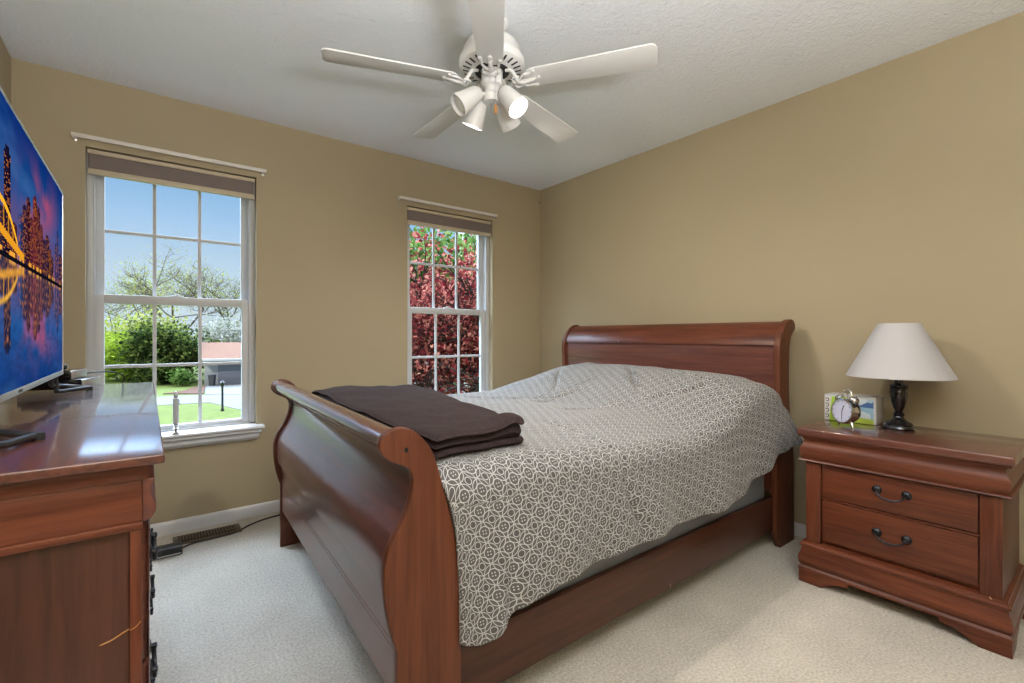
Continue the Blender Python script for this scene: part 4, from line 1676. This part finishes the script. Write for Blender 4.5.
RV = Vector((math.cos(YAW), -math.sin(YAW), 0))
FV = Vector((math.sin(YAW), math.cos(YAW), 0))
UV = Vector((0, 0, 1))
hub = Vector((FX, FY, 2.136))
spots = [((.53, -.345, -.77), .050, True), ((-.71, -.31, -.62), .050, False), ((-.37, .27, -.92), .040, True), ((.40, .60, -.69), .040, True)]
for dcam, st_, on in spots:
    d = (RV * dcam[0] + FV * dcam[1] + UV * dcam[2]).normalized()
    hz = Vector((d.x, d.y, 0)).normalized()
    root = hub + hz * .036 + UV * .012
    elbow = hub + hz * .060 + UV * .016
    org = elbow + d * .004
    Q = Matrix.Translation(org) @ d.to_track_quat('Z', 'Y').to_matrix().to_4x4()
    bm = bmesh.new()
    lathe(bm, [(0, -.012), (.020, -.010), (.029, .000), (.035, .014), (.038, .040), (.043, .080), (.0485, .112), (.048, .116), (.045, .115), (.040, .082),
               (.033, .040), (.030, .016), (0, .010)], 36, Q)
    tube(bm, [hub + hz * .026 + UV * .006, root, elbow], .008, 10)
    sh = obj('spot_shade', bm, M['fan_white'], fan, angle=40)
    bm = bmesh.new()
    lathe(bm, [(0, .020), (.016, .024), (.026, .050), (.037, .084), (.0405, .098), (.034, .105), (.017, .108), (0, .109)], 32, Q)
    obj('bulb', bm, M['bulb_on'] if on else M['bulb_off'], sh)
    if on:
        L = bpy.data.lights.new('spot_beam', 'SPOT')
        L.energy = FAN_WATTS
        L.color = (1.0, .92, .80)
        L.spot_size = math.radians(150)
        L.spot_blend = 1.0
        L.shadow_soft_size = .035
        lo_ = bpy.data.objects.new('spot_beam', L)
        COL.objects.link(lo_)
        lo_.parent = sh
        lo_.location = (org + d * .119) - world_loc(sh)
        lo_.rotation_euler = d.to_track_quat('-Z', 'Y').to_euler()
for off, ln, fob in ((RV * .004 - FV * .0485, .075, True), (RV * -.004 + FV * .0, .0, False)):
    bm = bmesh.new()
    if fob:
        p = Vector((FX, FY, 2.218)) + RV * .018 - FV * .0475
        tube(bm, [p, p + FV * -.003 - UV * .01, p - FV * .004 - UV * .130], .0013, 6)
        lathe(bm, [(0, .008), (.003, .008), (.0045, .004), (.0045, -.002), (.002, -.005), (0, -.005)], 10, Matrix.Translation(p) @ FV.to_track_quat('Z', 'Y').to_matrix().to_4x4())
        ch = obj('pull_chain', bm, M['silver'], fan)
        bm = bmesh.new()
        lathe(bm, [(0, 0), (.003, -.002), (.006, -.012), (.0075, -.026), (.0060, -.038), (.002, -.044), (0, -.044)], 16, Matrix.Translation(p - FV * .004 - UV * .128))
        obj('wood_fob', bm, M['oak'], ch)
    else:
        p = Vector((FX, FY, 2.120)) - RV * .004
        tube(bm, [p, p - UV * .048], .0016, 6)
        obj('pull_chain', bm, M['silver'], fan)

# ================================================================== OUTSIDE
M['lawn'] = plain('mown_grass', (0.085, 0.108, 0.024), rough=.9, var=.35, scale=2.2, bump=.4, bscale=30, spec=.1)
M['asphalt'] = plain('pale_asphalt', (0.115, 0.117, 0.122), rough=.85, var=.12, scale=1.5, spec=.2)
M['mulch'] = plain('brown_mulch', (0.085, 0.045, 0.032), rough=.95, var=.4, scale=6, spec=.1)
M['siding'] = plain('pale_siding', (0.34, 0.345, 0.355), rough=.7)
M['garage_door'] = plain('gray_garage_door', (0.16, 0.165, 0.20), rough=.6)
M['shingle'] = plain('brown_shingles', (0.17, 0.092, 0.064), rough=.9, var=.3, scale=8, spec=.1)
M['bark'] = plain('gray_bark', (0.10, 0.085, 0.072), rough=.95, var=.3, scale=12, spec=.1)
M['dark_bark'] = plain('dark_maple_bark', (0.045, 0.030, 0.028), rough=.95, var=.3, scale=12, spec=.1)
M['brick'] = plain('house_brick', (0.30, 0.15, 0.11), rough=.9, var=.25, scale=10)
M['leaf_lime'] = leaf_mat('lime_spring_leaves', (.14, .22, .016), (.24, .32, .03), (.36, .42, .07), scale=3)
M['leaf_bud'] = leaf_mat('budding_leaves', (.20, .24, .04), (.29, .32, .07), (.38, .39, .16), scale=3)
M['leaf_dark'] = leaf_mat('dark_green_leaves', (.010, .020, .008), (.040, .066, .018), (.20, .25, .06), scale=3)
M['leaf_green'] = leaf_mat('green_leaves', (.04, .09, .02), (.10, .19, .04), (.26, .34, .12), scale=4)
M['leaf_white'] = leaf_mat('white_blossom', (.14, .17, .08), (.34, .34, .30), (.5, .49, .46), scale=3)
M['leaf_red'] = leaf_mat('red_maple_leaves', (.06, .008, .012), (.24, .035, .038), (.62, .27, .20), trans=.40, scale=14)

bm = bmesh.new()
box(bm, -60, 80, YB + WT + .5, 160, GND - .5, GND, bev=0)
o = struct('ground_outside', bm, M['lawn'], 'mown green lawn below the window', 'lawn')
bm = bmesh.new()
prism(bm, [(-40, 36.6), (-40, 41.5), (2.2, 38.6), (3.6, 38.0), (9.5, 34.0), (9.5, 24.0), (6.4, 26.4), (3.95, 29.6), (3.0, 33.6), (0.6, 34.1)], 'z', GND, GND + .02)
o = struct('road_outside', bm, M['asphalt'], 'pale asphalt lane and driveway crossing the lawn', 'road')
bm = bmesh.new()
prism(bm, [(3.2, 38.4), (9.5, 34.0), (14, 42), (10, 47), (3.7, 45.2)], 'z', GND + .0, GND + .03)
o = struct('driveway_outside', bm, plain('concrete_drive', (.105, .103, .10), rough=.9), 'pale concrete apron in front of the garage', 'driveway')
bm = bmesh.new()
prism(bm, [(.9, 40.4), (3.1, 38.7), (3.75, 45.0), (3.2, 45.0), (2.2, 42.0)], 'z', GND, GND + .06)
o = struct('mulch_bed_outside', bm, M['mulch'], 'brown mulch bed beside the garage driveway', 'mulch bed')

# garage beyond the lane: width runs to the right of (3.65, 45.5), facing the bedroom
g = thing('garage', 'pale garage with brown shingle roof and wide gray door across the lane', 'garage', (7.6, 46.5, GND))
ga = Vector((3.70, 45.6, 0))
gx = Vector((.99, -.10, 0)).normalized()      # along the front
gy = Vector((.10, .99, 0)).normalized()       # away from the bedroom


def G3(a, b_, z):
    p = ga + gx * a + gy * b_
    return (p.x, p.y, GND + z)


def gbox(bm, a0, a1, b0, b1, z0, z1, bev=.01):
    t = bmesh.new()
    box(t, a0, a1, b0, b1, z0, z1, bev=bev)
    for v in t.verts:
        v.co = Vector(G3(*v.co))
    _merge(bm, t)


bm = bmesh.new()
gbox(bm, 0, 8.4, 0, 6.5, 0, 2.22)
t = bmesh.new()
prism(t, [(0, 2.22), (6.5, 2.22), (3.25, 3.28)], 'x', .02, 8.38)
for v in t.verts:
    v.co = Vector(G3(*v.co))
_merge(bm, t)
obj('wall', bm, M['siding'], g)
bm = bmesh.new()
t = bmesh.new()
prism(t, [(-.55, 2.06), (-.55, 2.18), (3.25, 3.46), (7.05, 2.18), (7.05, 2.06), (3.25, 3.32)], 'x', -.30, 8.7)
for v in t.verts:
    v.co = Vector(G3(*v.co))
_merge(bm, t)
obj('roof', bm, M['shingle'], g)
bm = bmesh.new()
gbox(bm, -.31, 8.71, -.62, -.54, 1.99, 2.18)
obj('fascia', bm, M['white_trim'], g)
bm = bmesh.new()
gbox(bm, .95, 6.1, -.06, .02, 0, 1.90)
for k in range(1, 4):
    gbox(bm, .95, 6.1, -.075, -.055, .475 * k - .01, .475 * k + .01)
obj('garage_door', bm, M['garage_door'], g)
tc_ = thing('trash_bin', 'dark gray wheeled trash bin beside the garage door', 'bin', G3(.55, -.75, .02))
bm = bmesh.new()
px, py, pz = G3(.55, -.75, .03)
lathe(bm, [(0, 0), (.22, 0), (.30, .80), (.33, .82), (.33, .86), (0, .92)], 4, Matrix.Translation((px, py, pz)) @ Matrix.Rotation(.25, 4, 'Z'))
obj('bin_body', bm, plain('dark_bin_plastic', (.05, .055, .065), rough=.6), tc_)
for s in (-1, 1):
    bm = bmesh.new()
    q = Vector((px, py, pz)) + gx * .2 * s + gy * .24
    lathe(bm, [(0, -.03), (.10, -.03), (.10, .03), (0, .03)], 16, Matrix.Translation((q.x, q.y, pz + .10)) @ gx.to_track_quat('Z', 'Y').to_matrix().to_4x4())
    obj('wheel', bm, M['black_plastic'], tc_)
lp = thing('lamp_post', 'slim black post lamp standing on the lawn by the driveway', 'lamp post', (3.21, 29.46, GND))
bm = bmesh.new()
lathe(bm, [(0, 0), (.085, 0), (.08, .10), (.055, .16), (.05, 1.28), (.07, 1.32), (0, 1.33)], 16, Matrix.Translation((3.21, 29.46, GND)))
obj('post', bm, M['black_plastic'], lp)
bm = bmesh.new()
lathe(bm, [(0, 1.32), (.08, 1.33), (.12, 1.50), (.13, 1.52), (.06, 1.60), (.015, 1.66), (0, 1.68)], 8, Matrix.Translation((3.21, 29.46, GND)))
obj('lantern', bm, M['black_plastic'], lp)
bm = bmesh.new()
for dz in (0, .9):
    tube(bm, spline([(-40, 80, 2.2 + dz), (-10, 58, 1.66 + dz), (6, 46.4, 1.62 + dz), (30, 29, 2.3 + dz)], 8), .018, 6)
o = obj('utility_wire', bm, M['black_plastic'], base=(0, 50, 1.6))
tag(o, 'pair of thin overhead utility wires crossing in front of the trees', 'wire')


# ------------------------------------------------------------------ trees
def make_tree(name, label, cat, base, height, spread, seed, leafmat, barkmat, nleaf, leafsize, crown=(.25, 1.0), levels=4, trunk_r=.16,
              lean=(0, 0), group='trees and shrubs outside', cluster=.5, flat=1.0, shape='quad', kids=4, reach=99.0):
    r = np.random.default_rng(seed)
    t = thing(name, label, cat, base, group)
    bm_v, bm_f = [], []
    tips = []

    def seg_tube(p, q, ra, rb, n=5):
        d = q - p
        d /= (np.linalg.norm(d) + 1e-9)
        a = np.cross(d, (0, 0, 1.0)) if abs(d[2]) < .95 else np.cross(d, (1.0, 0, 0))
        a /= np.linalg.norm(a)
        b_ = np.cross(d, a)
        i = len(bm_v)
        for c, rr in ((p, ra), (q, rb)):
            for k in range(n):
                an = 2 * math.pi * k / n
                bm_v.append(c + (a * math.cos(an) + b_ * math.sin(an)) * rr)
        for k in range(n):
            l = (k + 1) % n
            bm_f.append((i + k, i + l, i + n + l, i + n + k))

    def grow(p, d, length, rad, lev):
        nseg = 3
        for s in range(nseg):
            d = d + r.normal(0, .16, 3)
            d[2] += .05
            d /= np.linalg.norm(d)
            q = p + d * length / nseg
            seg_tube(p, q, rad * (1 - .25 * s / nseg), rad * (1 - .25 * (s + 1) / nseg))
            p = q
            if lev <= levels - 2:
                tips.append(p.copy())
            if lev < levels and s > 0:
                for _ in range(max(1, kids // 2)):
                    nd = d * .45 + r.normal(0, .55, 3) * np.array((spread, spread, .55))
                    nd[2] = abs(nd[2]) * .7 + .12
                    nd /= np.linalg.norm(nd)
                    grow(p.copy(), nd, length * r.uniform(.55, .75), rad * .55, lev + 1)
        tips.append(p)
    b0_ = np.array(base, float)
    tr = height * crown[0]
    top = b0_ + np.array((lean[0], lean[1], tr))
    seg_tube(b0_, top, trunk_r, trunk_r * .8, 8)
    nb_ = 3 if kids < 5 else 5
    for k in range(nb_):
        an = 2 * math.pi * k / nb_ + r.uniform(0, 1)
        d = np.array((math.cos(an) * spread * .6, math.sin(an) * spread * .6, 1.0))
        d /= np.linalg.norm(d)
        grow(top.copy(), d, (height - tr) * .42, trunk_r * .55, 1)
    raw_mesh('trunk', bm_v, bm_f, barkmat, t, smooth=True)
    if nleaf:
        tp = np.array(tips)
        c = tp[r.integers(0, len(tp), nleaf)] + r.normal(0, cluster, (nleaf, 3)) * np.array((1, 1, flat))
        c = c[c[:, 2] > base[2] + .05]
        c = c[np.hypot(c[:, 0] - base[0], c[:, 1] - base[1]) < reach]
        n = len(c)
        nv = r.normal(0, 1, (n, 3)) + np.array((0, 0, .6))
        nv /= np.linalg.norm(nv, axis=1)[:, None]
        a = np.cross(nv, r.normal(0, 1, (n, 3)))
        a /= np.linalg.norm(a, axis=1)[:, None]
        b_ = np.cross(nv, a)
        sz = leafsize * r.uniform(.6, 1.35, (n, 1))
        if shape == 'quad':
            pts = [(-.5, 0, 0), (0, -.36, .08), (.6, 0, 0), (0, .36, .08)]
        else:               # palmate five-lobed leaf
            pts = []
            for k in range(10):
                an = -math.pi + .35 + k * (2 * math.pi - .7) / 9
                rr = (.62, .24)[k % 2] if k not in (0, 9) else .34
                pts.append((rr * math.cos(an), rr * math.sin(an), .06 * (k % 2)))
        m_ = len(pts)
        V = np.stack([c + sz * (a * p[0] + b_ * p[1] + nv * p[2]) for p in pts], 1).reshape(-1, 3)
        Fc = np.arange(n * m_).reshape(n, m_).tolist()
        raw_mesh('foliage', V, Fc, leafmat, t)
    return t


make_tree('budding_tree', 'tall spring tree with yellow green buds behind the middle of the window view', 'tree', (2.9, 72, GND), 16, 1.0, 11, M['leaf_bud'], M['bark'], 1700, .22, levels=5, trunk_r=.26, cluster=.7, crown=(.22, 1))
make_tree('budding_tree', 'small spring tree with sparse buds at the far end of the window view', 'tree', (-3.4, 88, GND), 14.5, .9, 23, M['leaf_bud'], M['bark'], 1300, .24, levels=5, trunk_r=.2, cluster=.8, crown=(.25, 1))
make_tree('budding_tree', 'bare branched spring tree rising behind the garage roof', 'tree', (9.4, 75, GND), 15.5, .9, 31, M['leaf_bud'], M['bark'], 900, .22, levels=5, trunk_r=.26, cluster=.8, crown=(.25, 1))
make_tree('lime_bush', 'bright lime green bush at the edge of the lawn beyond the dresser', 'bush', (-1.3, 55, GND), 5.2, 1.3, 41, M['leaf_lime'], M['bark'], 6500, .34, crown=(.05, 1), levels=3, trunk_r=.12, cluster=.75)
make_tree('lime_bush', 'tall lime green tree standing behind the bright bush', 'tree', (-.6, 63, GND), 7.6, 1.1, 44, M['leaf_bud'], M['bark'], 4500, .36, crown=(.1, 1), levels=3, trunk_r=.14, cluster=.8)
make_tree('dark_evergreen', 'dark green bushy tree beside the garage', 'tree', (1.5, 51.5, GND), 5.4, 1.1, 52, M['leaf_dark'], M['bark'], 9000, .30, crown=(.04, 1), levels=3, trunk_r=.14, cluster=.62)
make_tree('dark_evergreen', 'lower dark shrub in front of the bushy tree', 'shrub', (1.15, 49.5, GND), 2.6, 1.2, 57, M['leaf_dark'], M['bark'], 3500, .24, crown=(.04, 1), levels=3, trunk_r=.08, cluster=.45)
make_tree('blossom_tree', 'white blossoming tree behind the garage roof', 'tree', (7.2, 60, GND), 7.0, 1.2, 61, M['leaf_white'], M['bark'], 6500, .26, crown=(.2, 1), levels=4, trunk_r=.16, cluster=.75)
make_tree('flowering_shrub', 'low shrub with pale flowers in front of the dark bushy tree', 'shrub', (2.3, 46.3, GND), 1.3, 1.2, 66, M['leaf_green'], M['bark'], 900, .22, crown=(.06, 1), levels=3, trunk_r=.05, cluster=.25)
make_tree('red_maple', 'red leafed maple filling the window behind the bed', 'tree', (4.95, 8.3, GND), 6.5, 1.0, 73, M['leaf_red'], M['dark_bark'], 23000, .088, crown=(.20, 1), levels=4, trunk_r=.13, cluster=.34, shape='palm', kids=6, reach=2.5)
make_tree('green_tree', 'green leafy tree rising behind the red maple', 'tree', (9.6, 17.5, GND), 10.5, 1.0, 81, M['leaf_green'], M['bark'], 6500, .28, crown=(.15, 1), levels=4, trunk_r=.2, cluster=.7)

# neighbour's house, mostly behind the maple
h2 = thing('neighbour_house', 'pale neighbouring house glimpsed through the red maple leaves', 'house', (19, 27, GND))
bm = bmesh.new()
box(bm, 13.5, 23, 24, 33, GND, 3.0, bev=.02)
obj('wall', bm, M['siding'], h2)
bm = bmesh.new()
prism(bm, [(13.0, 2.9), (23.5, 2.9), (18.25, 6.8)], 'y', 23.6, 33.4)
obj('roof', bm, M['shingle'], h2)
bm = bmesh.new()
box(bm, 14.6, 15.4, 23.1, 24.0, GND, 7.4, bev=.02)
obj('chimney', bm, M['white_trim'], h2)
for xx in (16.5, 20.0):
    bm = bmesh.new()
    box(bm, xx, xx + 1.2, 23.93, 24.02, .2, 1.9, bev=.01)
    obj('window', bm, M['garage_door'], h2)
